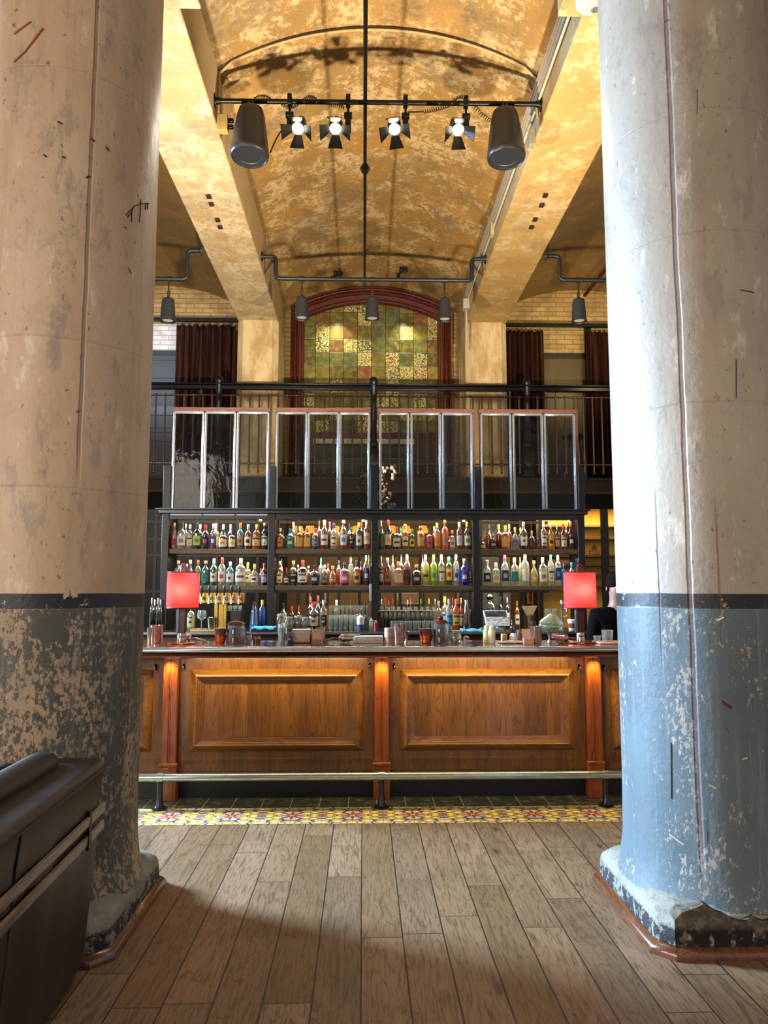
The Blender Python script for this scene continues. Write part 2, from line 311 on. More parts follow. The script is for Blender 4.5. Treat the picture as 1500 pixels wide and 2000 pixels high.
# ---------------------------------------------------------------- mesh helpers
class MB:
    def __init__(s): s.v = []; s.f = []; s.mi = []
    def add(s, v, f, mi=0):
        o = len(s.v); s.v += [tuple(p) for p in v]; s.f += [tuple(i+o for i in q) for q in f]
        s.mi += [mi]*len(f) if isinstance(mi, int) else list(mi); return s
    def box(s, x0, x1, y0, y1, z0, z1, mi=0):
        v = [(x, y, z) for x in (x0, x1) for y in (y0, y1) for z in (z0, z1)]
        return s.add(v, [(0, 1, 3, 2), (4, 6, 7, 5), (0, 4, 5, 1), (2, 3, 7, 6), (0, 2, 6, 4), (1, 5, 7, 3)], mi)
    def obox(s, c, hx, hy, hz, rot, mi=0):
        M = rot.to_matrix() if hasattr(rot, 'to_matrix') else rot
        v = [Vector(c)+M @ Vector((a*hx, b*hy, d*hz)) for a in (-1, 1) for b in (-1, 1) for d in (-1, 1)]
        return s.add(v, [(0, 1, 3, 2), (4, 6, 7, 5), (0, 4, 5, 1), (2, 3, 7, 6), (0, 2, 6, 4), (1, 5, 7, 3)], mi)
    def lathe(s, prof, c=(0, 0, 0), n=20, mi=0, sq=0., a0=0., a1=2*PI, axis=None, cap=True, sy=1.):
        full = abs(a1-a0-2*PI) < 1e-6; k = n if full else n+1; vs = []; fs = []; ms = []
        M = Matrix.Identity(3) if axis is None else Vector((0, 0, 1)).rotation_difference(Vector(axis)).to_matrix()
        for r, z in prof:
            for i in range(k):
                a = a0+(a1-a0)*i/n; ca, sa = math.cos(a), math.sin(a); q = 1.
                if sq: q = 1/((abs(ca)**sq+abs(sa)**sq)**(1/sq))
                vs.append(Vector(c)+M @ Vector((r*ca*q, r*sa*q*sy, z)))
        for j in range(len(prof)-1):
            for i in range(n):
                a = j*k+i; b = j*k+(i+1) % k; fs.append((a, b, b+k, a+k)); ms.append(mi[j] if isinstance(mi, (list, tuple)) else mi)
        if cap and full:
            m0 = mi[0] if isinstance(mi, (list, tuple)) else mi; m1 = mi[-1] if isinstance(mi, (list, tuple)) else mi
            if prof[0][0] > 1e-5: fs.append(tuple(range(k-1, -1, -1))); ms.append(m0)
            if prof[-1][0] > 1e-5: fs.append(tuple(range((len(prof)-1)*k, len(prof)*k))); ms.append(m1)
        return s.add(vs, fs, ms)
    def cyl(s, a, b, r, n=14, mi=0, r2=None):
        a = Vector(a); b = Vector(b); d = b-a
        return s.lathe([(r, 0), (r if r2 is None else r2, d.length)], a, n, mi, axis=d.normalized())
    def tube(s, pts, r, n=8, mi=0, closed=False):
        pts = [Vector(p) for p in pts]; m = len(pts); vs = []; up = None
        for i, p in enumerate(pts):
            if closed: t = pts[(i+1) % m]-pts[i-1]
            else: t = pts[min(i+1, m-1)]-pts[max(i-1, 0)]
            t.normalize()
            if up is None:
                up = t.cross(Vector((0, 0, 1)))
                if up.length < .1: up = t.cross(Vector((0, 1, 0)))
                up.normalize()
            else: up = (up-t*up.dot(t)).normalized()
            w = t.cross(up); rr = r[i] if isinstance(r, (list, tuple)) else r
            for k in range(n): a = 2*PI*k/n; vs.append(p+(up*math.cos(a)+w*math.sin(a))*rr)
        fs = [(i*n+k, i*n+(k+1) % n, ((i+1) % m)*n+(k+1) % n, ((i+1) % m)*n+k) for i in range(m if closed else m-1) for k in range(n)]
        if not closed: fs += [tuple(range(n-1, -1, -1)), tuple(range((m-1)*n, m*n))]
        return s.add(vs, fs, mi)
    def prism(s, poly, d, z0, z1, mi=0):
        """extrude a 2-D polygon along axis d"""
        n = len(poly); T = {'X': lambda a, b, t: (t, a, b), 'Y': lambda a, b, t: (a, t, b), 'Z': lambda a, b, t: (a, b, t)}[d]
        v = [T(a, b, z0) for a, b in poly]+[T(a, b, z1) for a, b in poly]
        f = [tuple(range(n-1, -1, -1)), tuple(range(n, 2*n))]+[(i, (i+1) % n, n+(i+1) % n, n+i) for i in range(n)]
        return s.add(v, f, mi)
    def grid(s, rows, mi=0):
        k = len(rows[0]); v = [p for r in rows for p in r]
        return s.add(v, [(j*k+i, j*k+i+1, (j+1)*k+i+1, (j+1)*k+i) for j in range(len(rows)-1) for i in range(k-1)], mi)
    def sphere(s, c, r, n=12, mi=0, sz=1.):
        pr = [(max(r*math.sin(PI*i/8), 1e-6 if 0 < i < 8 else 0), -r*sz*math.cos(PI*i/8)) for i in range(9)]
        pr[0] = (r*.02, pr[0][1]); pr[-1] = (r*.02, pr[-1][1]); return s.lathe(pr, c, n, mi)
    def build(s, name, mats, parent=None, bevel=0., sharp=35, origin=None, fixn=True):
        me = bpy.data.meshes.new(name); off = Vector(origin) if origin is not None else None
        vs = s.v if off is None else [tuple(Vector(p)-off) for p in s.v]
        me.from_pydata(vs, [], s.f)
        if not isinstance(mats, (list, tuple)): mats = [mats]
        for m in mats: me.materials.append(m)
        me.polygons.foreach_set('material_index', s.mi)
        me.polygons.foreach_set('use_smooth', [True]*len(me.polygons))
        if fixn:
            bm = bmesh.new(); bm.from_mesh(me); bmesh.ops.recalc_face_normals(bm, faces=bm.faces); bm.to_mesh(me); bm.free()
        me.update(); me.set_sharp_from_angle(angle=R_(sharp))
        o = bpy.data.objects.new(name, me); COL.objects.link(o)
        if off is not None: o.location = off
        if parent is not None: o.parent = parent
        if bevel:
            b = o.modifiers.new('bevel', 'BEVEL'); b.width = bevel; b.segments = 2; b.limit_method = 'ANGLE'; b.harden_normals = False
        return o
def tag(o, label=None, cat=None, group=None, kind=None):
    if label: o['label'] = label
    if cat: o['category'] = cat
    if group: o['group'] = group
    if kind: o['kind'] = kind
    return o
def thing(name, label, cat, group=None, loc=(0, 0, 0), rz=0.):
    o = bpy.data.objects.new(name, None); o.empty_display_size = .1; COL.objects.link(o); o.location = loc; o.rotation_euler = (0, 0, rz)
    return tag(o, label, cat, group)
def copy_tree(o, parent=None):
    c = o.copy(); COL.objects.link(c)
    if parent is not None: c.parent = parent
    for ch in o.children: copy_tree(ch, c)
    return c
def struct(o): o['kind'] = 'structure'; return o
_ob = MB.build
def _bw(s, name, mats, parent=None, w=True, **k):
    o = _ob(s, name, mats, parent, **k)
    if parent is not None and w:
        p = parent
        M = Matrix.Identity(4)
        while p is not None:
            M = Matrix.LocRotScale(p.location, p.rotation_euler, None) @ (p.matrix_parent_inverse @ M if False else M); p = None
        if parent.parent is None: o.matrix_parent_inverse = M.inverted()
    return o
MB.build = _bw      # geometry given in world space, hung on the thing's base
def arc_pts(x0, x1, zs, zc, n):
    c = (x0+x1)/2; hw = (x1-x0)/2; sg = zc-zs; Rr = (hw*hw+sg*sg)/(2*sg); a = math.asin(hw/Rr)
    return [(c+Rr*math.sin(-a+2*a*i/n), zc-Rr+Rr*math.cos(-a+2*a*i/n)) for i in range(n+1)]
# ================================================================ SETTING
M_floor = mat_floor(); M_ptile = mat_pattern_tile(); M_slate = mat_slate(); M_dkfloor = plain('#1c1a18', .5)
struct(MB().box(-9, 9, -4, 5.09, -.06, 0).build('floor', M_floor))
struct(MB().box(-9, 9, 5.09, 5.46, -.06, .002).build('floor_border', M_ptile))
struct(MB().box(-9, 9, 5.46, 5.76, -.06, .0).build('floor_slate', M_slate))
struct(MB().box(-9, 9, 5.76, 11.4, -.06, .0).build('floor_bar', M_dkfloor))
M_vault = mat_ceiling('vault_plaster', '#a47b3c', '#876a3a', '#cdb88c', '#575145', 0, .56)
M_vside = mat_ceiling('side_vault_plaster', '#8a6a36', '#7c5f32', '#a08a5c', '#5f5645', 5, .3)
M_beam = mat_ceiling('beam_plaster', '#ad9062', '#b8a078', '#dbd0b4', '#877c68', 11, .68, 1.2)
M_beamR = mat_ceiling('beam_plaster_ochre', '#b08744', '#b4935a', '#d3c194', '#8a7a55', 23, .5, 1.2)
M_bside = mat_ceiling('beam_side_plaster', '#a58a5c', '#b39a70', '#c9b78e', '#77705f', 31, .4, 1.)
def vault(x0, x1, m):
    lo = arc_pts(x0, x1, 5.80, 6.20, 28); up = [(x, z+.12) for x, z in lo]
    b = MB()
    ys = [-4+i*.7 for i in range(22)]+[11.4]
    b.grid([[(x, y, z) for x, z in lo] for y in ys]); b.grid([[(x, y, z) for x, z in up] for y in ys])
    return struct(b.build('ceiling', m, fixn=False, sharp=80))
vault(-1.22, 1.45, M_vault); vault(-4.45, -1.80, M_vside); vault(2.04, 4.69, M_vside)
for x0, x1, m in ((-1.80, -1.22, M_beam), (1.45, 2.04, M_beamR), (-5.05, -4.45, M_beam), (4.69, 5.27, M_beam)):
    b = MB().box(x0, x1, -4, 11.4, 5.32, 5.92)
    # bottom faces slot 0, sides slot 1
    b.mi = [1, 1, 1, 1, 0, 1]
    side = [m, M_bside]
    struct(b.build('ceiling_beam', side, bevel=.012))
# recesses in the beam soffits
def soffit_slots(pts, nm):
    r = thing('anchor_slots', nm, 'anchor slots', None, (pts[0][0], pts[0][1], 5.32))
    for px, py in pts:
        MB().box(px-.022, px+.022, py-.03, py+.03, 5.300, 5.3205).build('slot', plain('#2a120c', .8), r)
def zpt(px, py, z):
    d = _f+(px-750)/FPX*_r+(1000-py)/FPX*_u; t = (z-CH)/d.z; return (d.x*t, d.y*t)
soffit_slots([zpt(408, 382, 5.32), zpt(413, 397, 5.32), zpt(425, 428, 5.32), zpt(430, 442, 5.32)], 'four small dark square slots in the left beam underside')
soffit_slots([zpt(1065, 380, 5.32), zpt(1058, 399, 5.32), zpt(1045, 427, 5.32), zpt(1038, 442, 5.32)], 'four small dark square slots in the right beam underside')
# back wall
M_brick = mat_brick('cream_brick', '#b09462', '#9d814f', '#7d6640'); M_brickw = mat_brick('white_brick', '#d9dad8', '#c4c6c6', '#9fa2a4')
struct(MB().box(-6, 6, 11.40, 11.6, 3.05, 6.7).build('wall_back', M_brick))
struct(MB().box(-6, 6, 11.40, 11.6, 0, 3.05).build('wall_back_lower', plain('#8d7350', .7)))
struct(MB().box(-3.6, -2.6, 11.37, 11.40, 5.14, 5.58).build('wall_back_transom', M_brickw))
# piers
def pier(x0, x1):
    c = .085; y0, y1 = 10.45, 11.398
    poly = [(x0+c, y0), (x1-c, y0), (x1, y0+c), (x1, y1), (x0, y1), (x0, y0+c)]
    n = NT('pier_paint'); x, y, z = n.xyz(); m = n.noise(n.map(n.pos(), (2, 2, .7)), 3., 7., .65); f = n.noise(n.pos(), 15., 5., .7)
    c1 = n.mix(n.step(m, .38, .66), '#c9b48c', '#a88c5c'); c1 = n.mix(n.math('MULTIPLY', n.step(f, .55, .7), .4), c1, '#8c7a5c')
    c1 = n.mix(n.step(z, 3.06, 3.065), n.mix(n.step(f, .5, .56), '#5f6a6e', '#7e8486'), c1)
    mm = n.pbr(c1, .6, normal=n.bump(m, .3, .02))
    b = MB().prism(poly, 'Z', 0, 5.318)
    return struct(b.build('wall_pier', mm))
pier(-1.80, -1.22); pier(1.45, 2.04)
# mezzanine slab
M_fascia = mat_wood('dark_fascia', '#1c100b', '#160d09', '#080403', 'X', .85)
b = MB().box(-4.4, -1.80, 10.32, 11.398, 2.84, 3.05).box(-1.80, -1.22, 10.30, 10.449, 2.84, 3.0) 
struct(MB().box(-4.4, 4.6, 10.32, 10.448, 2.86, 3.05).build('floor_mezzanine_edge', M_fascia, bevel=.006))
for a, c in ((-4.4, -1.801), (-1.219, 1.449), (2.041, 4.6)):
    struct(MB().box(a, c, 10.449, 11.398, 2.86, 3.05).build('floor_mezzanine', M_fascia))
struct(MB().box(-4.4, 4.6, 10.295, 10.318, 2.835, 2.87).box(-4.4, 4.6, 10.30, 10.318, 3.02, 3.055).build('trim_1', plain('#33241f', .6, spec=.2), bevel=.004))
# ================================================================ FOREGROUND COLUMNS
def column(cx, cy, label, mc, chip, trim_only_front=False):
    t = thing('column', label, 'column', None, (cx, cy, 0))
    prof = [(.455, .17), (.44, .22), (.425, .34), (.42, .6), (.42, 1.2), (.42, 1.42), (.42, 2.2), (.42, 3.2), (.42, 4.2), (.42, 4.75), (.44, 4.9), (.52, 5.1), (.66, 5.25), (.80, 5.31)]
    MB().lathe(prof, (cx, cy, 0), 72).build('shaft', mc, t, sharp=50)
    # plinth with chamfered, worn corners
    h = .45; c = .07
    def ring(d, z, cc): hh = h-d; return [(cx+a, cy+bb, z) for a, bb in ((-hh+cc, -hh), (hh-cc, -hh), (hh, -hh+cc), (hh, hh-cc), (hh-cc, hh), (-hh+cc, hh), (-hh, hh-cc), (-hh, -hh+cc))]
    rows = [ring(0, 0.0, c), ring(0, .07, c), ring(.005, .13, c), ring(.012, .155, c+.01), ring(.05, .185, c+.04), ring(.12, .20, c+.08)]
    v = [p for r in rows for p in r]; f = [(j*8+i, j*8+(i+1) % 8, (j+1)*8+(i+1) % 8, (j+1)*8+i) for j in range(5) for i in range(8)]+[tuple(range(40, 48)), tuple(range(7, -1, -1))]
    b = MB().add(v, f)
    n = NT('plinth_paint'); x, y, z = n.xyz(); k = n.noise(n.map(n.pos(), (1, 1, 1)), 22., 8., .7); g = n.noise(n.pos(), 6., 6., .65)
    c0 = n.mix(n.step(g, .4, .6), '#7c7a70', '#918e82'); c0 = n.mix(n.math('MULTIPLY', n.step(k, .54, .6), .5), c0, '#6f6458')
    blk = n.math('MULTIPLY', n.math('SUBTRACT', 1., n.step(n.math('ADD', z, n.math('MULTIPLY', n.math('SUBTRACT', k, .5), .10)), .108, .122)), n.step(n.math('ADD', k, n.math('MULTIPLY', n.math('SUBTRACT', g, .5), .4)), .44, .50))
    c1 = n.mix(blk, c0, '#16171a')
    b.build('plinth', n.pbr(c1, .6, normal=n.bump(n.math('ADD', g, k), .6, .02)), t, bevel=.008)
    # quarter-round shoe moulding
    hh = h+.002; q = [(cx+a, cy+bb) for a, bb in ((-hh+c, -hh), (hh-c, -hh), (hh, -hh+c), (hh, hh-c), (hh-c, hh), (-hh+c, hh), (-hh, hh-c), (-hh, -hh+c))]
    rows = []
    for i, (x, y) in enumerate(q):
        d = Vector((x-cx, y-cy, 0)); dn = Vector((math.copysign(1, d.x) if abs(d.x) > h-c*.5 else d.x/h*.85, math.copysign(1, d.y) if abs(d.y) > h-c*.5 else d.y/h*.85, 0))
        rows.append([(x+dn.x*r, y+dn.y*r, z) for r, z in ((0, 0), (.030, 0), (.030, .012), (.024, .030), (.012, .042), (0, .045))])
    v = [p for r in rows for p in r]; f = [(i*6+k, i*6+(k+1) % 6, ((i+1) % 8)*6+(k+1) % 6, ((i+1) % 8)*6+k) for i in range(8) for k in range(6)]
    MB().add(v, f).build('shoe_moulding', mat_wood('shoe_wood', '#5a3420', '#6a4028', '#28150c', 'Y', .25, coat=.4), t)
    # capital block
    MB().box(cx-.99, cx+.99 if cx > 0 else cx+.405, cy-.98, cy+.98, 5.31, 5.60).build('capital', M_beam, t, bevel=.01) if False else None
    return t
mcL = mat_column('column_paint_left', '#bda58c', '#b09276', '#4c4d45', '#a28a70', .50, 0., [(-1.262, .010, 1.9, 5.2)], (1.95, 2.62, 3.9))
mcR = mat_column('column_paint_right', '#9a8c7c', '#a89a8a', '#55636a', '#9f968a', .575, 13., [(1.452, .012, .2, 5.2), (1.56, .005, 1.2, 2.0), (1.35, .004, 1.1, 2.0)], (2.35, 3.15, 3.75, 4.55))
column(-1.49, 3.70, 'round concrete column with tan flaking grey-green base, beside the leather armchair', mcL, 0)
column(1.68, 3.70, 'round concrete column lit blue-white with blue-grey base, on the right of the aisle', mcR, 1)
def oncyl(px, py, cx, cy, r=.4215):
    d = _f+(px-750)/FPX*_r+(1000-py)/FPX*_u; a = d.x**2+d.y**2; b = -2*(d.x*cx+d.y*cy); c = cx*cx+cy*cy-r*r
    t = (-b-math.sqrt(max(0, b*b-4*a*c)))/(2*a); return Vector((d.x*t, d.y*t, CH+d.z*t))
def marks(col, name, strokes, c, r, cx, cy):
    b = MB()
    for s in strokes:
        pts = []
        for (x0, y0), (x1, y1) in zip(s, s[1:]): pts += [oncyl(x0+(x1-x0)*k/5, y0+(y1-y0)*k/5, cx, cy) for k in range(5)]
        b.tube(pts+[oncyl(*s[-1], cx, cy)], r, 6)
    return b.build(name, plain(c, .7), col)
c1, c2 = bpy.data.objects['column'], bpy.data.objects['column.001']
marks(c1, 'scratch_mark', [((292, 397), (275, 398), (262, 403), (257, 413)), ((258, 406), (257, 434)), ((275, 390), (273, 434)), ((285, 397), (284, 410)), ((289, 396), (288, 408)), ((246, 421), (256, 409)), ((249, 425), (257, 415)), ((243, 443), (248, 446)), ((250, 523), (257, 534))], '#2a0f0c', .0022, -1.49, 3.70)
marks(c1, 'rust_smear', [((27, 121), (50, 100), (84, 55)), ((28, 66), (60, 42))], '#9c5438', .005, -1.49, 3.70)
marks(c1, 'dark_spot', [((207, 287), (213, 295)), ((113, 237), (120, 242)), ((178, 270), (184, 276)), ((168, 347), (175, 344)), ((86, 302), (90, 306)), ((121, 306), (127, 308))], '#3a1a14', .004, -1.49, 3.70)
marks(c2, 'red_paint_spot', [((1409, 1370), (1418, 1376), (1428, 1381)), ((1393, 1752), (1405, 1758), (1418, 1768))], '#5a1c1e', .007, 1.68, 3.70)
marks(c2, 'dark_scratch', [((1438, 702), (1438, 778)), ((1446, 566), (1462, 569), (1473, 571)), ((1361, 176), (1361, 222)), ((1304, 40), (1298, 42)), ((1416, 1420), (1423, 1430)), ((1310, 1450), (1311, 1560)), ((1381, 1622), (1383, 1690))], '#3a302c', .0022, 1.68, 3.70)
marks(c2, 'pale_scratch', [((1307, 1629), (1322, 1640), (1336, 1650)), ((1402, 1212), (1414, 1206)), ((1385, 1532), (1400, 1540)), ((1460, 1480), (1450, 1484))], '#b8aa90', .004, 1.68, 3.70)
# capitals carry the beams
for x0, x1 in ((-2.48, -1.08), (1.285, 2.67)):
    cbm = M_beam if x0 < 0 else M_beamR
    struct(MB().box(x0, x1, 2.71, 4.66, 5.312, 5.78).build('trim_2', [cbm], bevel=.01))
# broken corner on right plinth: exposed aggregate wedge
b0 = MB().add([(1.30, 3.243, .002), (1.75, 3.243, .002), (1.75, 3.243, .17), (1.42, 3.243, .215), (1.30, 3.243, .12), (1.36, 3.29, .205), (1.75, 3.30, .19)],
             [(0, 1, 2, 3, 4), (3, 6, 5), (3, 2, 6), (4, 3, 5)])
n = NT('raw_concrete'); k = n.noise(n.pos(), 30., 8., .75); x_, y_, z_ = n.xyz(); cc = n.mix(n.step(k, .4, .6), '#5b5044', '#8b7f6c')
cc = n.mix(n.math('MULTIPLY', n.math('SUBTRACT', 1., n.step(z_, .10, .14)), n.step(n.noise(n.pos(), 14., 8., .7), .42, .5)), cc, '#141312')
rows = [[(1.285+.66*i/22, 3.247-.006*math.sin(i*2.1)*(j > 0), (0.004, .05, .10, .15, .150+.055*max(0, math.sin(min(PI, i*.42)))+.01*math.sin(i*1.9))[j]) for i in range(23)] for j in range(5)]
rows.append([(x, y+.05+.02*math.sin(x*30), z+.004) for x, y, z in rows[-1]])
be = MB().grid(rows); be = be.build('broken_edge', n.pbr(cc, .85, normal=n.bump(k, 1., .03)), bpy.data.objects['column.001'])
# ================================================================ ARMCHAIR
def sofa():
    L = mat_leather(); nx = lambda y: -1.093+(3.2-y)*.045   # side plane
    t = thing('armchair', 'dark brown leather armchair with two strap bands on its side, cut off by the frame', 'armchair', None, (-1.6, 2.45, 0))
    y0, y1 = 1.35, 3.205
    # side arm box: outer face slightly tilted, bottom tucked under
    prof = [(0.0, .06), (.012, .25), (.030, .45), (.045, .70), (.058, .800), (.050, .822), (.03, .83), (-.12, .83), (-.24, .825), (-.26, .80), (-.26, .45), (-.26, .06)]
    rows = []
    for i in range(25):
        y = y0+(y1-y0)*i/24; wv = .004*math.sin(i*1.7)+(.006*math.sin(i*.9) if i > 14 else 0)
        end = min(1, (y1-y)/.03) if y1-y < .03 else 1; e = .02*(1-end)
        rows.append([(nx(y)+px-e+(wv if .1 < z < .5 else wv*.2), y, z-(e*.4 if z > .7 else 0)) for px, z in prof])
    b = MB(); b.grid(rows); k = len(prof)
    b.add(rows[-1], [tuple(range(k))]); b.add(rows[0], [tuple(range(k-1, -1, -1))])
    b.grid([[r[0], r[-1]] for r in rows]); b.build('arm', L, t, sharp=55)
    # seams
    sm = plain('#0a0706', .5)
    MB().tube([(nx(y0+i*.185)+.058+.001, y0+i*.185, .797) for i in range(11)], .0035, 6).build('piping', sm, t)
    MB().tube([(nx(y)+px+.001, y, z) for px, z, y in ((.002, .08, 2.32), (.012, .25, 2.32), (.03, .45, 2.32), (.047, .7, 2.32), (.058, .79, 2.32))], .003, 6).build('seam', sm, t)
    # two strap bands
    bm_ = NT('worn_strap'); g = bm_.noise(bm_.map(bm_.pos(), (30, 3, 30)), 3., 4.); strap = bm_.pbr(bm_.mix(bm_.step(g, .4, .65), '#6a5c50', '#8a7a6a'), .32, .35)
    for z0, z1 in ((.615, .655), (.545, .585)):
        rows = []
        for i in range(13):
            y = y0+(y1-.012-y0)*i/12; o = nx(y)+.037+.012*((z0-.45)/.25)
            rows.append([(o, y, z0), (o+.009, y, z0+.004), (o+.011, y, z1-.004), (o+.003, y, z1)])
        MB().grid(rows).build('strap', strap, t, sharp=60)
    MB().obox((nx(3.0)+.050, 3.0, .600), .006, .012, .07, Matrix.Identity(3)).build('strap_loop', plain('#15100d', .4), t)
    for y in (2.9, 2.3, 1.75):
        pass
    # seat, back, far arm and loose bolster on top of the arm
    MB().box(-2.45, -1.39, 1.45, 3.1, .08, .42).build('seat_base', L, t, bevel=.03)
    MB().box(-2.30, -1.40, 1.5, 2.95, .422, .60).build('seat_cushion', L, t, bevel=.05)
    MB().box(-2.62, -1.395, 3.02, 3.2, .08, .815).build('backrest', L, t, bevel=.03)
    pts = []; rad = []
    for i in range(19):
        y = 1.35+(3.06-1.35)*i/18; s = min(1, (3.10-y)/.16); pts.append((-1.225+(3.2-y)*.03, y, .838)); rad.append(.058*math.sqrt(max(.04, 1-(1-s)**2)))
    MB().tube(pts, rad, 18).build('arm_bolster', L, t, sharp=60)
    for x, y in ((-1.22, 1.5), (-1.22, 3.05), (-2.4, 1.5), (-2.4, 3.05)): MB().cyl((x, y, 0), (x, y, .082), .03, 12).build('foot', plain('#1a0e08', .4), t)
sofa()
# ================================================================ BAR
M_oak = mat_wood('bar_oak', '#74481d', '#623a15', '#301a09', 'Z', .28, 1., .35)
M_oakx = mat_wood('bar_oak_rail', '#7c5020', '#6c431a', '#3a210b', 'X', .28, 1., .35)
M_field = mat_wood('bar_oak_boards', '#85541f', '#704316', '#38200b', 'Z', .3, 1., .25, board=.17)
M_mah = mat_wood('bar_mahogany', '#8e461a', '#7b3914', '#40190a', 'Z', .25, 1., .4)
M_zinc = plain('#d3dae2', .2, .9); M_steelr = plain('#b4bcbd', .24, .85)
BX0, BX1 = -2.35, 3.3
bar = thing('bar_counter', 'long oak bar counter with framed panels, reddish pilasters and metal-nosed top', 'bar counter', None, (.15, 6.0, 0))
MB().box(BX0, BX1, 5.76, 6.15, 0, .17).build('toe_kick', plain('#0d0d10', .4), bar)
MB().box(BX0, BX1, 5.73, 6.15, .17, 1.02).build('carcass', M_oak, bar)
# counter top
b = MB(); b.box(BX0-.03, BX1+.03, 5.53, 6.22, 1.056, 1.100).build('counter_top', mat_wood('bar_top_wood', '#7a3f22', '#8c4b2a', '#3c1a0e', 'X', .12, .7, .6), bar, bevel=.004)
b = MB(); prof = [(5.535, 1.058), (5.505, 1.060), (5.488, 1.068), (5.482, 1.079), (5.488, 1.090), (5.503, 1.0985), (5.535, 1.1008)]
b.grid([[(x, y, z) for y, z in prof] for x in (BX0-.03, BX1+.03)]).build('metal_nosing', M_zinc, bar, sharp=60)
prof = [(5.56, 1.018), (5.525, 1.020), (5.512, 1.028), (5.512, 1.037), (5.524, 1.043), (5.518, 1.050), (5.50, 1.056), (5.535, 1.057)]
b = MB(); b.grid([[(x, y, z) for y, z in prof] for x in (BX0-.02, BX1+.02)]).build('wood_edge', mat_wood('bar_edge_wood', '#5e2c14', '#74381a', '#230d06', 'X', .14, 1.6, .6), bar, sharp=50)
MB().box(BX0, BX1, 5.555, 5.74, 1.018, 1.056).build('soffit', M_oakx, bar)
PILX = (-2.975, -1.405, .135, 1.705, 3.265)
bays = [(-2.35, -1.46), (-1.35, .08), (.19, 1.65), (1.76, 3.2)]
for x0, x1 in bays:
    p = MB().box(x0, x1, 5.712, 5.732, .19, 1.018).build('panel_frame', M_oak, bar, bevel=.003)
    full = x0 > -2
    a0, a1 = (x0+.085, x1-.085) if full else (x0+.1, x1-.085)
    z0, z1 = .335, .925
    # moulding swept round a mitred rectangle: (inset, y, dz)
    pf = [(0, 5.712), (0, 5.705), (.010, 5.693), (.020, 5.683), (.032, 5.672), (.044, 5.665), (.051, 5.664), (.054, 5.668), (.055, 5.676), (.066, 5.680), (.068, 5.687), (.078, 5.690), (.080, 5.698), (.093, 5.701), (.095, 5.708), (.106, 5.711)]
    v = []; f = []
    for d, y in pf: v += [(a0+d, y, z0+d), (a1-d, y, z0+d), (a1-d, y, z1-d), (a0+d, y, z1-d)]
    k = len(pf)
    for j in range(k-1):
        for i in range(4): f.append((j*4+i, j*4+(i+1) % 4, (j+1)*4+(i+1) % 4, (j+1)*4+i))
    MB().add(v, f).build('panel_moulding', M_oakx, bar, sharp=22)
    MB().box(a0+.104, a1-.104, 5.7085, 5.7115, z0+.104, z1-.104).build('panel_field', M_field, bar)
for x in PILX[1:4]:
    b = MB(); w = .054
    prof = [(-w, 5.72), (-w, 5.662), (-w+.004, 5.656), (-.010, 5.656), (-.004, 5.664), (.004, 5.664), (.010, 5.656), (w-.004, 5.656), (w, 5.662), (w, 5.72)]
    # curved outwards towards the foot
    rows = [[(x+px*(1), py-(.0 if z > .3 else .0), z) for px, py in prof] for z in (1.02, .9, .6, .262)]
    b.grid(rows).build('pilaster', M_mah, bar, sharp=30)
    MB().box(x-w-.006, x+w+.006, 5.650, 5.75, .0, .235).build('pilaster_plinth', M_mah, bar, bevel=.004)
    MB().box(x-w-.012, x+w+.012, 5.643, 5.73, .235, .262).build('pilaster_moulding', M_mah, bar, bevel=.006)
# purse hooks under the top
for i, (px, py) in enumerate(((305, 1303), (360, 1302), (722, 1300), (770, 1301), (1130, 1303), (1178, 1304))):
    p = at(px, py, 5.71)
    h = thing('purse_hook', ['small dark coat hook left of the leftmost orange pilaster', 'small dark coat hook right of the leftmost orange pilaster', 'small dark coat hook left of the middle orange pilaster', 'small dark coat hook right of the middle orange pilaster', 'small dark coat hook left of the rightmost orange pilaster', 'small dark coat hook right of the rightmost orange pilaster'][i], 'hook', 'purse hooks on the bar front', (p.x, 5.705, p.z))
    m = plain('#15110f', .2, .8)
    MB().box(p.x-.008, p.x+.008, 5.706, 5.712, p.z-.022, p.z+.022).build('back_plate', m, h, bevel=.002)
    MB().tube([(p.x, 5.706, p.z+.012), (p.x, 5.685, p.z+.010), (p.x, 5.678, p.z+.018)], .004, 8).build('upper_prong', m, h)
    MB().tube([(p.x, 5.706, p.z-.008), (p.x, 5.688, p.z-.02), (p.x, 5.672, p.z-.014), (p.x, 5.668, p.z+.0)], .004, 8).sphere((p.x, 5.668, p.z+.002), .006, 8).build('lower_prong', plain('#9a9aa0', .15, .95), h)
# foot rail
fr = thing('foot_rail', 'steel tube foot rail on dark tapered brackets along the bar', 'foot rail', None, (.15, 5.45, 0))
MB().cyl((-2.3, 5.45, .213), (3.2, 5.45, .213), .0265, 20).build('rail', M_steelr, fr)
mi = plain('#3a3c40', .32, .75)
for px in (313, 745, 1182):
    x = at(px, 1517, 5.45).x
    b = MB().lathe([(.052, 0), (.055, .008), (.034, .013), (.024, .03), (.0185, .10), (.019, .18)], (x, 5.45, .003), 20).build('bracket', mi, fr)
    MB().cyl((x-.022, 5.45, .213), (x+.022, 5.45, .213), .031, 20).build('collar', M_steelr, fr)
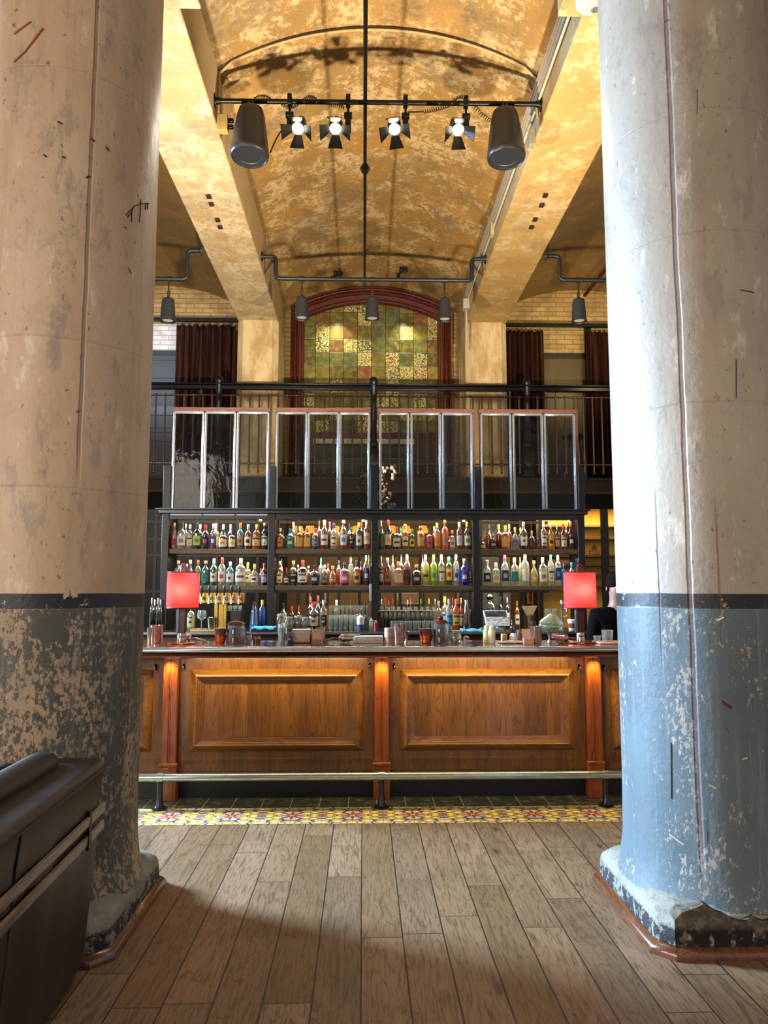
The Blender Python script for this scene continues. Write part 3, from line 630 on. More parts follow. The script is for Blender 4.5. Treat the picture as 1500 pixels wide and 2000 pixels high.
# ================================================================ PIPES AND LIGHTS OVERHEAD
M_iron = plain('#14110f', .38, .5); M_gun = plain('#2c3036', .4, .5)
def flange(b, p, d):
    p = Vector(p); d = Vector(d); b.cyl(p, p+d*.012, .055, 18); b.cyl(p+d*.012, p+d*.05, .030, 14, r2=.024)
cb = thing('lighting_crossbar', 'black pipe crossbar flanged between the two ceiling beams, carrying four spotlights', 'pipe', None, (.1, 5.82, 5.47))
b = MB().cyl((-1.215, 5.82, 5.465), (1.445, 5.82, 5.485), .020, 14).build('bar', M_iron, cb)
b = MB(); flange(b, (-1.219, 5.82, 5.465), (1, 0, 0)); b.build('flange', M_iron, cb)
b = MB(); flange(b, (1.449, 5.82, 5.485), (-1, 0, 0)); b.build('flange', M_iron, cb)
lp = thing('long_ceiling_pipe', 'long thin black pipe running lengthwise under the vault towards the arch', 'pipe', None, (.003, 6, 5.53))
MB().cyl((.003, 3.4, 5.535), (.003, 9.75, 5.46), .016, 12).build('pipe', M_iron, lp)
b = MB().cyl((.003, 6.80, 5.497), (.003, 6.88, 5.497), .036, 14); b.cyl((-.045, 6.84, 5.497), (.05, 6.84, 5.497), .014, 10); b.build('union_joint', M_iron, lp)
MB().cyl((.003, 9.70, 5.462), (.003, 9.78, 5.462), .024, 14).build('end_cap', M_iron, lp)
def zbar(x): return 5.465+(x+1.215)/2.66*.02
# track spots with barn doors
def spot(px, label, heads, flip):
    x = at(px, 200, 5.82).x; z0 = zbar(x)
    t = thing('spotlight', label, 'spotlight', 'barn-door spotlights on the crossbar', (x, 5.82, z0))
    MB().box(x-.018, x+.018, 5.79, 5.85, z0-.035, z0+.055).build('clamp', M_iron, t, bevel=.004)
    MB().cyl((x, 5.82, z0-.03), (x, 5.82, z0-.10), .010, 10).box(x-.032, x+.032, 5.795, 5.845, z0-.135, z0-.10).build('adapter', M_iron, t, bevel=.003)
    MB().cyl((x, 5.82, z0-.13), (x, 5.82, z0-.265), .024, 16).build('transformer_tube', M_iron, t, bevel=.004)
    hx = x+flip*.095; P0 = Vector((hx, 5.80, z0-.185)); ax = Vector((heads*.18, -.62, -.80)).normalized()
    MB().cyl((x, 5.82, z0-.235), (hx, 5.80, z0-.24), .008, 8).build('arm', M_iron, t)
    hd = MB().lathe([(.022, -.03), (.036, -.022), (.040, .03), (.054, .045), (.056, .10), (.050, .105), (.050, .155), (.046, .155), (.044, .12)], P0, 24, axis=ax, cap=False)
    hd.cyl(P0+ax*-.03, P0+ax*-.025, .025, 16).build('lamp_head', plain('#1c1714', .35, .5), t)
    MB().lathe([(.001, .148), (.03, .150), (.046, .148)], P0, 20, axis=ax, cap=False).build('lens', glow('#fff6e0', 9.), t)
    # barn doors
    q = Vector((0, 0, 1)).rotation_difference(ax).to_matrix(); F = P0+ax*.155
    for k in range(4):
        a = k*PI/2+PI/4*(0 if heads else .2)+heads*.5; dv = q @ Vector((math.cos(a), math.sin(a), 0)); tv = ax.cross(dv).normalized()
        o1 = (dv*.62+ax*.78).normalized()
        pts = [F+dv*.05-tv*.030, F+dv*.05+tv*.030, F+dv*.05+o1*.11+tv*.060, F+dv*.05+o1*.11-tv*.060]
        nn = (pts[1]-pts[0]).cross(pts[3]-pts[0]).normalized()*.0018
        v = [p+nn for p in pts]+[p-nn for p in pts]
        MB().add(v, [(0, 1, 2, 3), (7, 6, 5, 4), (0, 4, 5, 1), (1, 5, 6, 2), (2, 6, 7, 3), (3, 7, 4, 0)]).build('barn_door', plain('#23211f', .25, .6), t)
    light('SPOT', 'track_lamp_beam', P0+ax*.17, P0+ax*3, 46, (1, .93, .80), .03, spot=70, blend=.8)
spot(566, 'spotlight with silvery barn doors, leftmost of four on the crossbar', -.6, 1)
spot(680, 'spotlight left of the long pipe, its lens glaring white', -.1, -1)
spot(792, 'spotlight just right of the long pipe, one barn door facing down', 0, -1)
spot(910, 'spotlight tilted left, rightmost of four on the crossbar', .5, -1)
def coil(p0, p1, sag, turns, r=.014, n=160, wr=.0028):
    p0 = Vector(p0); p1 = Vector(p1); pts = []
    for i in range(n+1):
        s = i/n; c = p0.lerp(p1, s)+Vector((0, 0, -sag*4*s*(1-s))); a = 2*PI*turns*s; d = (p1-p0).normalized(); u = d.cross(Vector((0, 0, 1))).normalized(); w = u.cross(d)
        pts.append(c+u*math.cos(a)*r+w*math.sin(a)*r)
    return pts
def cord(px0, py0, px1, py1, sag, turns, label):
    a = at(px0, py0, 5.86); b_ = at(px1, py1, 5.86)
    if turns: pts = coil(a, b_, sag, turns, n=turns*10)
    else: pts = [a.lerp(b_, i/16)+Vector((0, 0, -sag*4*(i/16)*(1-i/16))) for i in range(17)]
    o = MB().tube(pts, .0032 if turns else .006, 6).build('coiled_cord', plain('#0c0b0b', .45)); tag(o, label, 'cord', 'cords along the crossbar')
cord(497, 194, 530, 196, -.03, 11, 'black coiled cord humping over the crossbar above the left speaker')
cord(548, 203, 583, 203, .03, 9, 'black coiled cord drooping at the leftmost spotlight clamp')
cord(592, 196, 620, 196, -.03, 9, 'black coiled cord humping over the crossbar left of the long pipe')
cord(634, 200, 672, 210, .0, 10, 'black coiled cord drooping between the two left spotlights')
cord(826, 218, 878, 205, .01, 12, 'black coiled cord slack between the two right spotlights')
cord(884, 196, 916, 196, -.03, 10, 'black coiled cord humping above the rightmost spotlight')
cord(926, 206, 958, 236, .01, 9, 'black coiled cord hanging from rightmost spotlight to right speaker')
cord(470, 216, 490, 204, .0, 5, 'black coiled cord beside the left beam outlet')
cord(558, 246, 528, 298, -.03, 0, 'thick black cable looping from left speaker to leftmost spotlight')
cord(797, 219, 826, 218, .0, 0, 'straight black cord leaving the spotlight right of the long pipe')
# pendant loudspeakers
def speaker(px, label, tilt):
    x = at(px, 200, 5.82).x
    zt = zbar(x)-.03; t = thing('pendant_speaker', label, 'loudspeaker', 'black pendant speakers on the crossbar', (x, 5.82, zt))
    c = Vector((x, 5.82, zt-.03)); ax = Vector((tilt, -.10, -1)).normalized()
    MB().lathe([(.001, .0), (.07, .004), (.100, .03), (.112, .08), (.135, .24), (.153, .40), (.156, .425), (.150, .445), (.143, .452), (.141, .444), (.138, .44)], c, 40, axis=ax, cap=False).build('cabinet', plain('#1d1b1c', .38), t, sharp=40)
    g = NT('speaker_grille'); v = g.voro(g.obj(), 220.); gm = g.pbr(g.mix(g.step(v, .2, .4), '#0d0f12', '#22262c'), .5, .3)
    MB().lathe([(.001, .437), (.095, .437), (.100, .441), (.140, .441)], c, 40, axis=ax, cap=False).build('grille', gm, t)
    for s in (-.012, .012): MB().tube([(x+s, 5.82, zt+.05), (x+s*1.3, 5.80, zt+.02), (x+s, 5.82, zt-.04)], .003, 6).build('hanger_hook', plain('#9a9a98', .25, .9), t)
speaker(491, 'black bucket-shaped speaker at the left end of the crossbar', .0)
speaker(985, 'black bucket-shaped speaker at the right end of the crossbar', .0)
# outlet box on left beam
ob = thing('outlet_box', 'tan outlet box with two black plugs on the left beam', 'outlet box', None, (-1.2, 5.95, 5.30))
MB().box(-1.219, -1.13, 5.90, 5.97, 5.27, 5.41).build('box', plain('#b49a5a', .5), ob, bevel=.004)
for z in (5.37, 5.315): MB().box(-1.13, -1.085, 5.92, 5.95, z-.015, z+.015).build('plug', M_iron, ob, bevel=.005)
# conduit arc across the vault
ca = thing('arched_conduit', 'thin cream conduit bent in an arch across the vault above the crossbar', 'conduit', None, (.1, 5.90, 5.5))
ap = [(x, 5.90, z-.014) for x, z in arc_pts(-1.19, 1.42, 5.83, 6.195, 30)]
pts = [(-1.205, 5.90, 5.42), (-1.205, 5.90, 5.76)]+ap[1:-1]+[(1.435, 5.90, 5.76), (1.435, 5.90, 5.42)]
MB().tube(pts, .011, 8).build('conduit', plain('#b59a66', .45), ca); MB().tube([(p[0]*.999, p[1]-.025, p[2]+.004) for p in pts[1:-1]], .006, 6).build('cable', plain('#2b160c', .5), ca)
# conduits along the right beam
mcn = plain('#b3ad9c', .4)
for i, (dx, z) in enumerate(((0, 5.72), (0, 5.66), (0, 5.60), (0, 5.52))):
    pts = [(1.436, 3.0, z), (1.436, 10.0, z), (1.436, 10.25, z-.05), (1.436, 10.35, z-.35-i*.1)]
    o = MB().tube(pts, .014, 10).build('wall_conduit', mcn); tag(o, ['uppermost cream conduit running along the right beam side', 'second cream conduit from the top on the right beam side', 'third cream conduit from the top on the right beam side', 'lowest cream conduit running along the right beam side'][i], 'conduit', 'conduits along the right beam')
o = MB().box(1.395, 1.449, 6.02, 6.12, 5.26, 5.40).build('junction_box', plain('#a59a78', .5), bevel=.004); tag(o, 'tan junction box on right beam behind the right speaker', 'junction box')
o = MB().box(1.40, 1.449, 8.0, 8.12, 5.44, 5.58).build('junction_box', plain('#a59a78', .5), bevel=.004); tag(o, 'tan junction box halfway along the right beam conduits', 'junction box')
o = MB().box(1.36, 1.449, 10.02, 10.14, 5.36, 5.50).build('junction_box', plain('#a8a69a', .5), bevel=.004); tag(o, 'pale junction box at the far end of right beam conduits', 'junction box')
# smoke detector
p = zpt(1155, 2, 5.31)
sd = thing('smoke_detector', 'cream round smoke detector under the right beam, cut by the frame top', 'smoke detector', None, (p[0], p[1], 5.31))
MB().lathe([(.10, .0), (.098, -.02), (.085, -.035), (.06, -.045), (.001, -.047)], (p[0], p[1], 5.311), 32).build('housing', plain('#d8d2b4', .4), sd)
MB().lathe([(.024, -.052), (.028, -.048), (.024, -.044)], (p[0]+.03, p[1]+.02, 5.311), 16).build('test_ring', plain('#8a8a80', .3, .5), sd)
# lower pendant pipe racks
def elbow_pipe(x0, x1, zt, zb, Y, d0=.09, d1=.09):
    def bend(a, b, c, r=.05, n=5):
        a, b, c = Vector(a), Vector(b), Vector(c); p = b+(a-b).normalized()*r; q = b+(c-b).normalized()*r
        return [(p*(1-s)+b*s)*(1-s)+(b*(1-s)+q*s)*s for s in [i/n for i in range(n+1)]]
    pts = []
    if d0 is not None: pts += [Vector((x0, Y, zt))]+bend((x0, Y, zt), (x0+d0, Y, zt), (x0+d0, Y, zb))+bend((x0+d0, Y, zt), (x0+d0, Y, zb), (x1, Y, zb))
    else: pts += [Vector((x0, Y, zb))]
    if d1 is not None: pts += bend((x0, Y, zb), (x1-d1, Y, zb), (x1-d1, Y, zt))+bend((x1-d1, Y, zb), (x1-d1, Y, zt), (x1, Y, zt))+[Vector((x1, Y, zt))]
    else: pts += [Vector((x1, Y, zb))]
    return pts
def rack(x0, x1, ztl, zb, Y, pend, label, left=True, right=True, plabels=()):
    t = thing('pipe_rack', label, 'pipe rack', None, ((x0+x1)/2, Y, zb))
    pts = elbow_pipe(x0, x1, ztl, zb, Y, .17 if left else None, .17 if right else None)
    MB().tube(pts, .024, 12).build('pipe', M_gun, t)
    if left: b = MB(); flange(b, (x0+.001, Y, ztl), (1, 0, 0)); b.build('flange', M_gun, t)
    if right: b = MB(); flange(b, (x1-.001, Y, ztl), (-1, 0, 0)); b.build('flange', M_gun, t)
    for x in pend: MB().cyl((x-.03, Y, zb), (x+.03, Y, zb), .030, 14).build('tee_collar', M_gun, t)
    for x, lb in zip(pend, plabels):
        q = thing('pendant_light', lb, 'pendant light', 'small grey cylinder pendants', (x, Y, zb-.16))
        MB().cyl((x, Y, zb-.028), (x, Y, zb-.15), .009, 10).build('stem', M_gun, q)
        MB().box(x-.014, x+.014, Y-.012, Y+.012, zb-.205, zb-.14).cyl((x, Y, zb-.19), (x, Y, zb-.235), .012, 10).build('swivel', plain('#4b3a30', .4, .6), q)
        MB().lathe([(.001, .0), (.050, -.001), (.064, -.012), (.068, -.03), (.084, -.255), (.086, -.262), (.080, -.262), (.077, -.25), (.001, -.23)], (x, Y, zb-.225), 28).build('shade', plain('#30353c', .42, .3), q, sharp=40)
        MB().lathe([(.001, -.245), (.06, -.245)], (x, Y, zb-.225), 20, cap=False).build('lens', glow('#ffe9c0', .5), q)
YR = 8.65
xs = [at(p, 545, YR).x for p in (590, 727, 868)]
rack(-1.219, 1.449, 5.44, at(727, 546, YR).z, YR, xs, 'grey iron pipe rack spanning the central vault with three pendants', plabels=('grey cylinder pendant light, leftmost of the central three', 'grey cylinder pendant light in front of the arch centre', 'grey cylinder pendant light, rightmost of the central three'))
xl = at(330, 545, 8.15).x; rack(-4.3, -1.801, 5.27, at(330, 545, 8.15).z, 8.15, [xl], 'grey iron pipe rack in the left side bay', left=False, plabels=('grey cylinder pendant light in the left side bay',))
xr = at(1129, 547, 8.2).x; rack(2.041, 4.5, 5.28, at(1129, 547, 8.2).z, 8.2, [xr], 'grey iron pipe rack in the right side bay', right=False, plabels=('grey cylinder pendant light in the right side bay',))
for px, py, lb in ((655, 537, 'black clamp spotlight pointing at the arch, left of the centre pendant'), (783, 530, 'black clamp spotlight pointing at the arch, right of the centre pendant')):
    p = at(px, py, 8.75); t = thing('clamp_light', lb, 'clamp light', 'small clamp lights behind the pipe rack', tuple(p))
    MB().box(p.x-.02, p.x+.02, 8.66, 8.75, p.z-.03, p.z+.02).build('clamp', M_iron, t, bevel=.004)
    MB().lathe([(.03, 0), (.034, .05), (.046, .09), (.046, .10)], (p.x+.02, p.y, p.z+.02), 16, axis=(.25, .8, .35)).build('lamp_head', M_iron, t)
    MB().box(p.x-.05, p.x-.01, p.y-.01, p.y+.03, p.z-.07, p.z-.02).build('shutter', M_iron, t)
a = at(1190, 510, 9.4); b_ = at(1142, 577, 11.0)
o = MB().cyl((a.x+.4, 8.2, a.z+.42), tuple(b_), .028, 12).build('sprinkler_pipe', plain('#3a1512', .45)); tag(o, 'dark red pipe slanting down in the right side bay', 'pipe')
# ================================================================ ARCH, TILES, MEZZANINE BACK
M_frame = mat_wood('arch_mahogany', '#54201a', '#461812', '#1e0806', 'Z', .18, 1., .6)
def archpath(s, n=28):
    w = 1.230-.205*s; c = .105; zs = 5.85-.18*s; zt = 6.175-.255*s
    return [(c-w, 3.06), (c-w, 4.2), (c-w, 5.2)]+arc_pts(c-w, c+w, zs, zt, n)+[(c+w, 5.2), (c+w, 4.2), (c+w, 3.06)]
pf = [(0, 11.398), (0, 11.26), (.06, 11.235), (.14, 11.25), (.17, 11.28), (.22, 11.285), (.27, 11.255), (.38, 11.24), (.46, 11.265), (.52, 11.30), (.58, 11.305), (.64, 11.28), (.76, 11.285), (.82, 11.32), (.9, 11.325), (.94, 11.345), (1, 11.375)]
af = thing('arch_frame', 'glossy reddish mahogany arched frame around the tiled panel', 'arch frame', None, (.105, 11.3, 3.06))
MB().grid([[(x, y, z) for x, z in archpath(s)] for s, y in pf]).build('moulding', M_frame, af, sharp=25)
ti = archpath(1.0, 28); poly = [(x, z) for x, z in ti if z > 3.9]+[(.105+1.025, 3.9)]; poly = [(.105-1.025, 3.9)]+poly
o = MB().prism([(x, z) for x, z in poly], 'Y', 11.368, 11.397); 
o = o.build('tile_panel', mat_green_tile()); tag(o, 'arched panel of mottled green, gold and terracotta glazed tiles', 'tile panel')
o = MB().box(.105-1.02, .105+1.02, 11.34, 11.397, 3.06, 3.895).build('wainscot_panel', mat_wood('mezz_wood', '#4c2a1a', '#3a1e12', '#1a0b06', 'X', .35)); tag(o, 'dark wood panelling below the tiled arch', 'wall panel')
bq = thing('banquette', 'green upholstered bench with cream top rail below the tile arch', 'banquette', None, (.1, 11.1, 3.05))
MB().box(-.75, .75, 11.16, 11.32, 3.05, 3.68).build('back', plain('#2f3d22', .6), bq, bevel=.03)
MB().box(-.75, .75, 10.85, 11.158, 3.05, 3.42).build('seat', plain('#2a361f', .6), bq, bevel=.03)
MB().box(-.76, .76, 11.15, 11.33, 3.682, 3.76).build('top_rail', plain('#b5a58e', .5), bq, bevel=.01)
M_curt = mat_velvet('#26100b', '#3a1e15')
def curtain(px0, px1, zt, zb, Y, label, folds):
    x0 = at(px0, 700, Y).x; x1 = at(px1, 700, Y).x; n = folds*10
    def row(z, amp, ph): return [(x0+(x1-x0)*i/n+.01*math.sin(i*.9+z), Y+amp*math.sin(2*PI*folds*i/n+ph+.5*math.sin(i*.13))+.012*math.sin(i*1.3), z+(.012*math.cos(2*PI*folds*i/n) if z == zt else 0)) for i in range(n+1)]
    rows = [row(zt, .03, 0), row(zt-.1, .045, 0), row((zt+zb)/2, .05, .25), row(zb, .055, .4)]
    b = MB().grid(rows).build('curtain', M_curt, sharp=80); b.modifiers.new('thick', 'SOLIDIFY').thickness = .006
    tag(b, label, 'curtain', 'brown velvet curtains on the mezzanine')
ZR = at(400, 634, 11.2).z
curtain(344, 461, ZR-.03, 3.07, 11.15, 'dark brown velvet curtain left of the left pier', 9)
curtain(989, 1060, ZR-.07, 3.07, 11.15, 'dark brown velvet curtain just right of the right pier', 8)
curtain(1147, 1200, ZR-.07, 3.07, 11.15, 'dark brown velvet curtain furthest right, beside right column', 6)
for a, c, zz, lb in ((-3.9, -1.81, ZR, 'black curtain rod in the left side bay'), (2.05, 4.3, ZR-.03, 'black curtain rod in the right side bay')):
    o = MB().box(a, c, 11.05, 11.09, zz-.005, zz+.05).build('curtain_rod', plain('#0d0d0f', .35)); tag(o, lb, 'curtain rod')
# blue-grey shutter panelling left, brown door right
M_blue = plain('#2b333d', .5)
pw = thing('wall_panelling', 'blue-grey painted panelling left of the left curtain', 'wall panelling', None, (-3.2, 11.36, 3.05))
MB().box(-3.95, -2.0, 11.36, 11.398, 3.05, 5.08).build('boards', M_blue, pw)
for z in (5.0, 4.72, 4.62, 3.95, 3.88, 3.75): MB().box(-3.95, -2.0, 11.348, 11.36, z, z+.012).build('groove_strip', plain('#242b35', .5), pw)
MB().box(-3.95, -2.0, 11.33, 11.36, 5.08, 5.15).build('cap_rail', plain('#0c0d10', .4), pw)
MB().box(-3.95, -2.0, 11.34, 11.36, 4.15, 4.28).build('mid_rail', plain('#0e1013', .4), pw)
dp = thing('door_panel', 'brown panelled door between the two right curtains', 'door', None, (3.1, 11.36, 3.05))
MB().box(2.15, 3.9, 11.36, 11.398, 3.05, 5.08).build('leaf', plain('#4a3a1e', .5), dp)
MB().box(2.95, 3.28, 11.348, 11.36, 3.5, 4.68).build('raised_panel', plain('#54421f', .45), dp, bevel=.006)
MB().box(2.15, 3.9, 11.33, 11.36, 5.08, 5.16).build('head_rail', plain('#0f0c0a', .4), dp)
MB().box(3.42, 3.52, 11.33, 11.36, 3.05, 5.6).build('jamb', plain('#100c0a', .4), dp)
# bar stools on the mezzanine
def stool(px, label):
    x = at(px, 880, 10.75).x; t = thing('bar_stool', label, 'stool', 'metal stools on the mezzanine', (x, 10.75, 3.05)); m = plain('#54565c', .25, .9)
    MB().lathe([(.001, .0), (.17, .0), (.18, .015), (.17, .03), (.001, .035)], (x, 10.75, 3.70), 24).build('seat', plain('#1b1412', .3), t)
    for k in range(4):
        a = PI/4+k*PI/2; MB().cyl((x+.10*math.cos(a), 10.75+.10*math.sin(a), 3.70), (x+.18*math.cos(a), 10.75+.18*math.sin(a), 3.052), .011, 8).build('leg', m, t)
    MB().tube([(x+.155*math.cos(a*PI/12), 10.75+.155*math.sin(a*PI/12), 3.25) for a in range(24)], .008, 6, closed=True).build('foot_ring', m, t)
stool(366, 'metal bar stool on the mezzanine seen through the leftmost panes'); stool(1122, 'metal bar stool on the mezzanine near the right column')
# balustrade
bl = thing('balustrade', 'black metal mezzanine balustrade with round newels and ball-tipped balusters', 'balustrade', None, (.1, 10.2, 3.05))
Yb = 10.2; zt = at(700, 757, Yb).z; zm = at(700, 774, Yb).z; zb = at(700, 906, Yb).z; m_bal = plain('#6e5a52', .3, .75)
MB().box(-4.2, 4.4, Yb-.035, Yb+.035, zt-.045, zt+.02).box(-4.2, 4.4, Yb-.05, Yb+.05, zt+.02, zt+.048).build('handrail', plain('#121419', .25, .3), bl, bevel=.012)
MB().cyl((-4.2, Yb, zm), (4.4, Yb, zm), .011, 10).build('upper_rail', m_bal, bl); MB().cyl((-4.2, Yb, zb), (4.4, Yb, zb), .013, 10).build('lower_rail', m_bal, bl)
newx = [at(p, 800, Yb).x for p in (427, 730, 1030)]; sp = at(470-.4, 774, Yb).x-at(451.3, 774, Yb).x
bmesh0 = None; x = at(470, 774, Yb).x-sp*22
while x < 4.2:
    if min(abs(x-nx) for nx in newx) > .065:
        if bmesh0 is None:
            q = MB().cyl((x, Yb, zm), (x, Yb, zb-.10), .0125, 8)
            for z, r in ((zm+.004, .022), (zm-.02, .014), (zb+.055, .015), (zb+.03, .019), (zb, .024), (zb-.03, .016), (zb-.115, .019)): q.sphere((x, Yb, z), r, 10)
            for z0_ in (zt-.045,): pass
            bmesh0 = q.build('baluster', m_bal, bl); bx = x
        else:
            c = bmesh0.copy(); COL.objects.link(c); c.location.x = x-bx
    x += sp
for k, x in enumerate(newx+[newx[0]-2.05, newx[2]+2.05]):
    for dx in (-.24, .26): MB().cyl((x+dx, Yb, zt-.045), (x+dx, Yb, zm), .014, 8).build('rail_stub', m_bal, bl)
    q = MB().lathe([(.085, 3.06), (.085, 3.14), (.06, 3.16), (.095, 3.22), (.10, 3.36), (.075, 3.44), (.05, 3.46), (.062, 3.50), (.05, 3.53), (.042, 3.56), (.040, zt-.10), (.048, zt-.09), (.048, zt+.05), (.056, zt+.06), (.058, zt+.10), (.052, zt+.115), (.05, zt+.125), (.035, zt+.145), (.001, zt+.155)], (x, Yb, 0), 24)
    q.build('newel_post', plain('#191c22', .3, .5), bl, sharp=40)
# ================================================================ UNDER THE MEZZANINE
gp = thing('glazed_partition', 'black steel-framed glazed partition behind the back bar', 'partition', None, (.1, 10.3, 0)); mk = plain('#0b0b0e', .4, .3)
zz = [at(600, y, 10.28).z for y in (1155, 1085, 1054, 1020, 990)]
for z in zz: MB().box(-3.4, 2.52, 10.26, 10.29, z-.018, z+.018).build('rail', mk, gp)
MB().box(-3.4, 4.2, 10.255, 10.293, 2.62, 2.82).build('head_beam', plain('#08090b', .8, spec=.1), gp)
x = -3.35; 
while x < 2.5: MB().box(x-.02, x+.02, 10.262, 10.288, 0, 2.62).build('mullion', mk, gp); x += .2745
for px in (1182, 1212):
    x = at(px, 1100, 10.28).x; MB().box(x-.05, x+.05, 10.25, 10.295, 0, 2.62).build('door_post', mk, gp)
MB().box(-3.4, -1.05, 10.272, 10.278, .9, 2.6).build('pane', glass('#59626a', .06, .3, .12), gp)
struct(MB().box(-6, -1.1, 11.0, 11.02, 0, 2.84).build('wall_inner', plain('#25292e', .7)))
# lit shelves right
sh = thing('display_shelves', 'backlit amber shelves with books and small ornaments beside right column', 'shelves', None, (3.1, 10.9, 0))
MB().box(2.45, 4.4, 11.0, 11.03, 0, 2.83).build('back_panel', plain('#d7a548', .6), sh)
for y in (1028, 1052, 1086, 1104, 1124, 1146): z = at(1160, y, 10.8).z; MB().box(2.5, 4.3, 10.72, 11.0, z-.015, z+.015).build('shelf', plain('#3a2412', .5), sh)
MB().box(2.46, 2.50, 10.72, 11.0, 0, 2.8).build('upright', plain('#2c1c10', .5), sh)
light('AREA', 'display_shelf_light', (3.2, 10.6, 2.5), (3.2, 11.0, 1.8), 24, (1, .66, .2), 1.4, .1)
z = at(1160, 1084, 10.85).z; p = at(1161, 1084, 10.85)
cs = thing('miniature_castle', 'small brown spired ornament on the amber shelves', 'ornament', None, (p.x, 10.85, z+.016))
MB().box(p.x-.07, p.x+.07, 10.82, 10.88, z+.016, z+.06).box(p.x-.035, p.x+.03, 10.825, 10.875, z+.06, z+.10).build('walls', plain('#6b4a2c', .6), cs)
MB().lathe([(.035, 0), (.001, .06)], (p.x, 10.85, z+.10), 8).build('spire', plain('#5a3a22', .6), cs)
# bookcase rows of folded linen / books
for k, (y, h, c, lb) in enumerate(((1028, .05, '#b98a3a', 'row of low amber boxes on the upper amber shelf'), (1104, .06, '#8c6a3c', 'low stack of tan folders on the amber shelves'), (1124, .06, '#6a5a34', 'stack of olive folders beside the right red lamp'), (1146, .06, '#8a774c', 'lowest stack of tan folders on the amber shelves'))):
    z = at(1160, y, 10.8).z; o = MB().box(2.62, 3.05, 10.76, 10.98, z+.017, z+.017+h).build('document_box', plain(c, .7), bevel=.006); tag(o, lb, 'box')
# pictures and amber shades seen through the partition
for k, (px, py, w, h, c, lb) in enumerate(((1048, 1166, .17, .13, '#a8342a', 'framed red picture behind the back bar'), (1095, 1166, .09, .13, '#9a9078', 'narrow pale framed picture right of the red one'), (1090+30, 1166, .10, .11, '#b0a892', 'pale framed picture behind the right red lamp'), (800, 1168, .22, .12, '#a88c72', 'sepia framed picture behind the glasses'), (905, 1168, .12, .12, '#8f826c', 'framed picture behind the bottles right of the glasses'), (620, 1166, .16, .12, '#3a4a52', 'dark blue framed picture behind the jars'))):
    p = at(px, py, 11.34); t = thing('picture', lb, 'picture', 'pictures on the far wall', tuple(p))
    MB().box(p.x-w, p.x+w, 11.37, 11.398, p.z-h, p.z+h).build('frame', plain('#3a2414', .4), t, bevel=.004)
    MB().box(p.x-w+.03, p.x+w-.03, 11.362, 11.3695, p.z-h+.03, p.z+h-.03).build('mat', plain('#cfc5ae', .6), t)
    MB().box(p.x-w+.06, p.x+w-.06, 11.358, 11.3615, p.z-h+.055, p.z+h-.055).build('print', plain(c, .6), t)
for k, px in enumerate((583, 606, 660, 697, 765, 793, 826)):
    p = at(px, 1034, 10.7); t = thing('amber_pendant', 'amber glass shade glowing behind the top shelf, number %s from the left' % ['one', 'two', 'three', 'four', 'five', 'six', 'seven'][k], 'pendant lamp', 'amber shades behind the top shelf', tuple(p))
    t['label'] = ['leftmost amber glass shade glowing behind the top shelf', 'amber shade, second from left behind the top shelf', 'amber shade, third from left behind the top shelf', 'amber shade, fourth from left behind the top shelf', 'amber shade, third from right behind the top shelf', 'amber shade, second from right behind the top shelf', 'rightmost amber glass shade glowing behind the top shelf'][k]
    MB().lathe([(.05, .05), (.085, -.05), (.08, -.05), (.046, .05)], tuple(p), 20, cap=False).build('shade', glow('#f0a030', 1.3), t)
    MB().cyl((p.x, p.y, p.z+.05), (p.x, p.y, 2.86), .005, 6).build('cord', mk, t)
# ================================================================ BACK BAR
M_dark = plain('#0e0f13', .42, .1); M_darkb = plain('#231a18', .4); M_shelf = mat_wood('shelf_wood', '#6f5c3c', '#5c4a2e', '#2f2415', 'X', .5)
YS = 7.5
bb = thing('back_bar', 'tall dark back bar shelving unit with four bays below glazed panels', 'back bar', None, (.1, 7.6, 0))
PX = [322, 530, 732, 930, 1136]; PXX = [at(p, 1100, YS).x for p in PX]
Z1, Z2, ZC = at(600, 1072.5, YS).z, at(600, 1143.5, YS).z, at(600, 1233, 7.2).z
ZT = at(600, 998, YS).z
for i, x in enumerate(PXX): MB().box(x-.035, x+.035, YS-.02, YS+.33, ZC, ZT-.03).build('post', M_dark, bb, bevel=.004)
XL, XR = PXX[0]-.035, PXX[-1]+.035
MB().box(XL-.05, XR+.05, YS-.07, YS+.36, ZT+.003, ZT+.02).box(XL-.03, XR+.03, YS-.045, YS+.35, ZT-.03, ZT+.003).build('cornice', plain('#33363e', .3, .3), bb, bevel=.004)
MB().box(XL, XR, YS-.01, YS+.01, ZT-.085, ZT-.03).build('frieze', M_darkb, bb)
bays_ = [(PXX[i]+.036, PXX[i+1]-.036) for i in range(4)]
for a, c in bays_:
    for z in (Z1, Z2): MB().box(a, c, YS, YS+.30, z-.045, z).build('shelf', M_shelf, bb, bevel=.003)
    # thin rear uprights and strips
    if a < -1: 
        for k in range(3): MB().box(a+(c-a)*k/3+.01, a+(c-a)*(k+1)/3-.01, YS-.018, YS-.011, ZT-.047, ZT-.036).build('light_strip', glow('#cfd6e6', .8), bb)
    MB().cyl((c-.08, YS+.02, ZT-.085), (c-.08, YS+.02, ZT-.10), .014, 12).build('downlight', glow('#ffe6c0', 3.), bb)
MB().box(XL-.3, XR+.5, 7.12, 7.85, ZC-.04, ZC).build('counter', plain('#24252a', .2, .2), bb, bevel=.004)
MB().box(XL-.3, XR+.5, 7.112, 7.12, ZC-.022, ZC-.004).build('counter_edge', plain('#8f9698', .3, .8), bb)
MB().box(XL-.3, XR+.5, 7.2, 7.85, .0, ZC-.04).build('base_cabinet', mat_wood('back_cabinet', '#4a3222', '#3a2618', '#1a0f08', 'X', .4), bb)
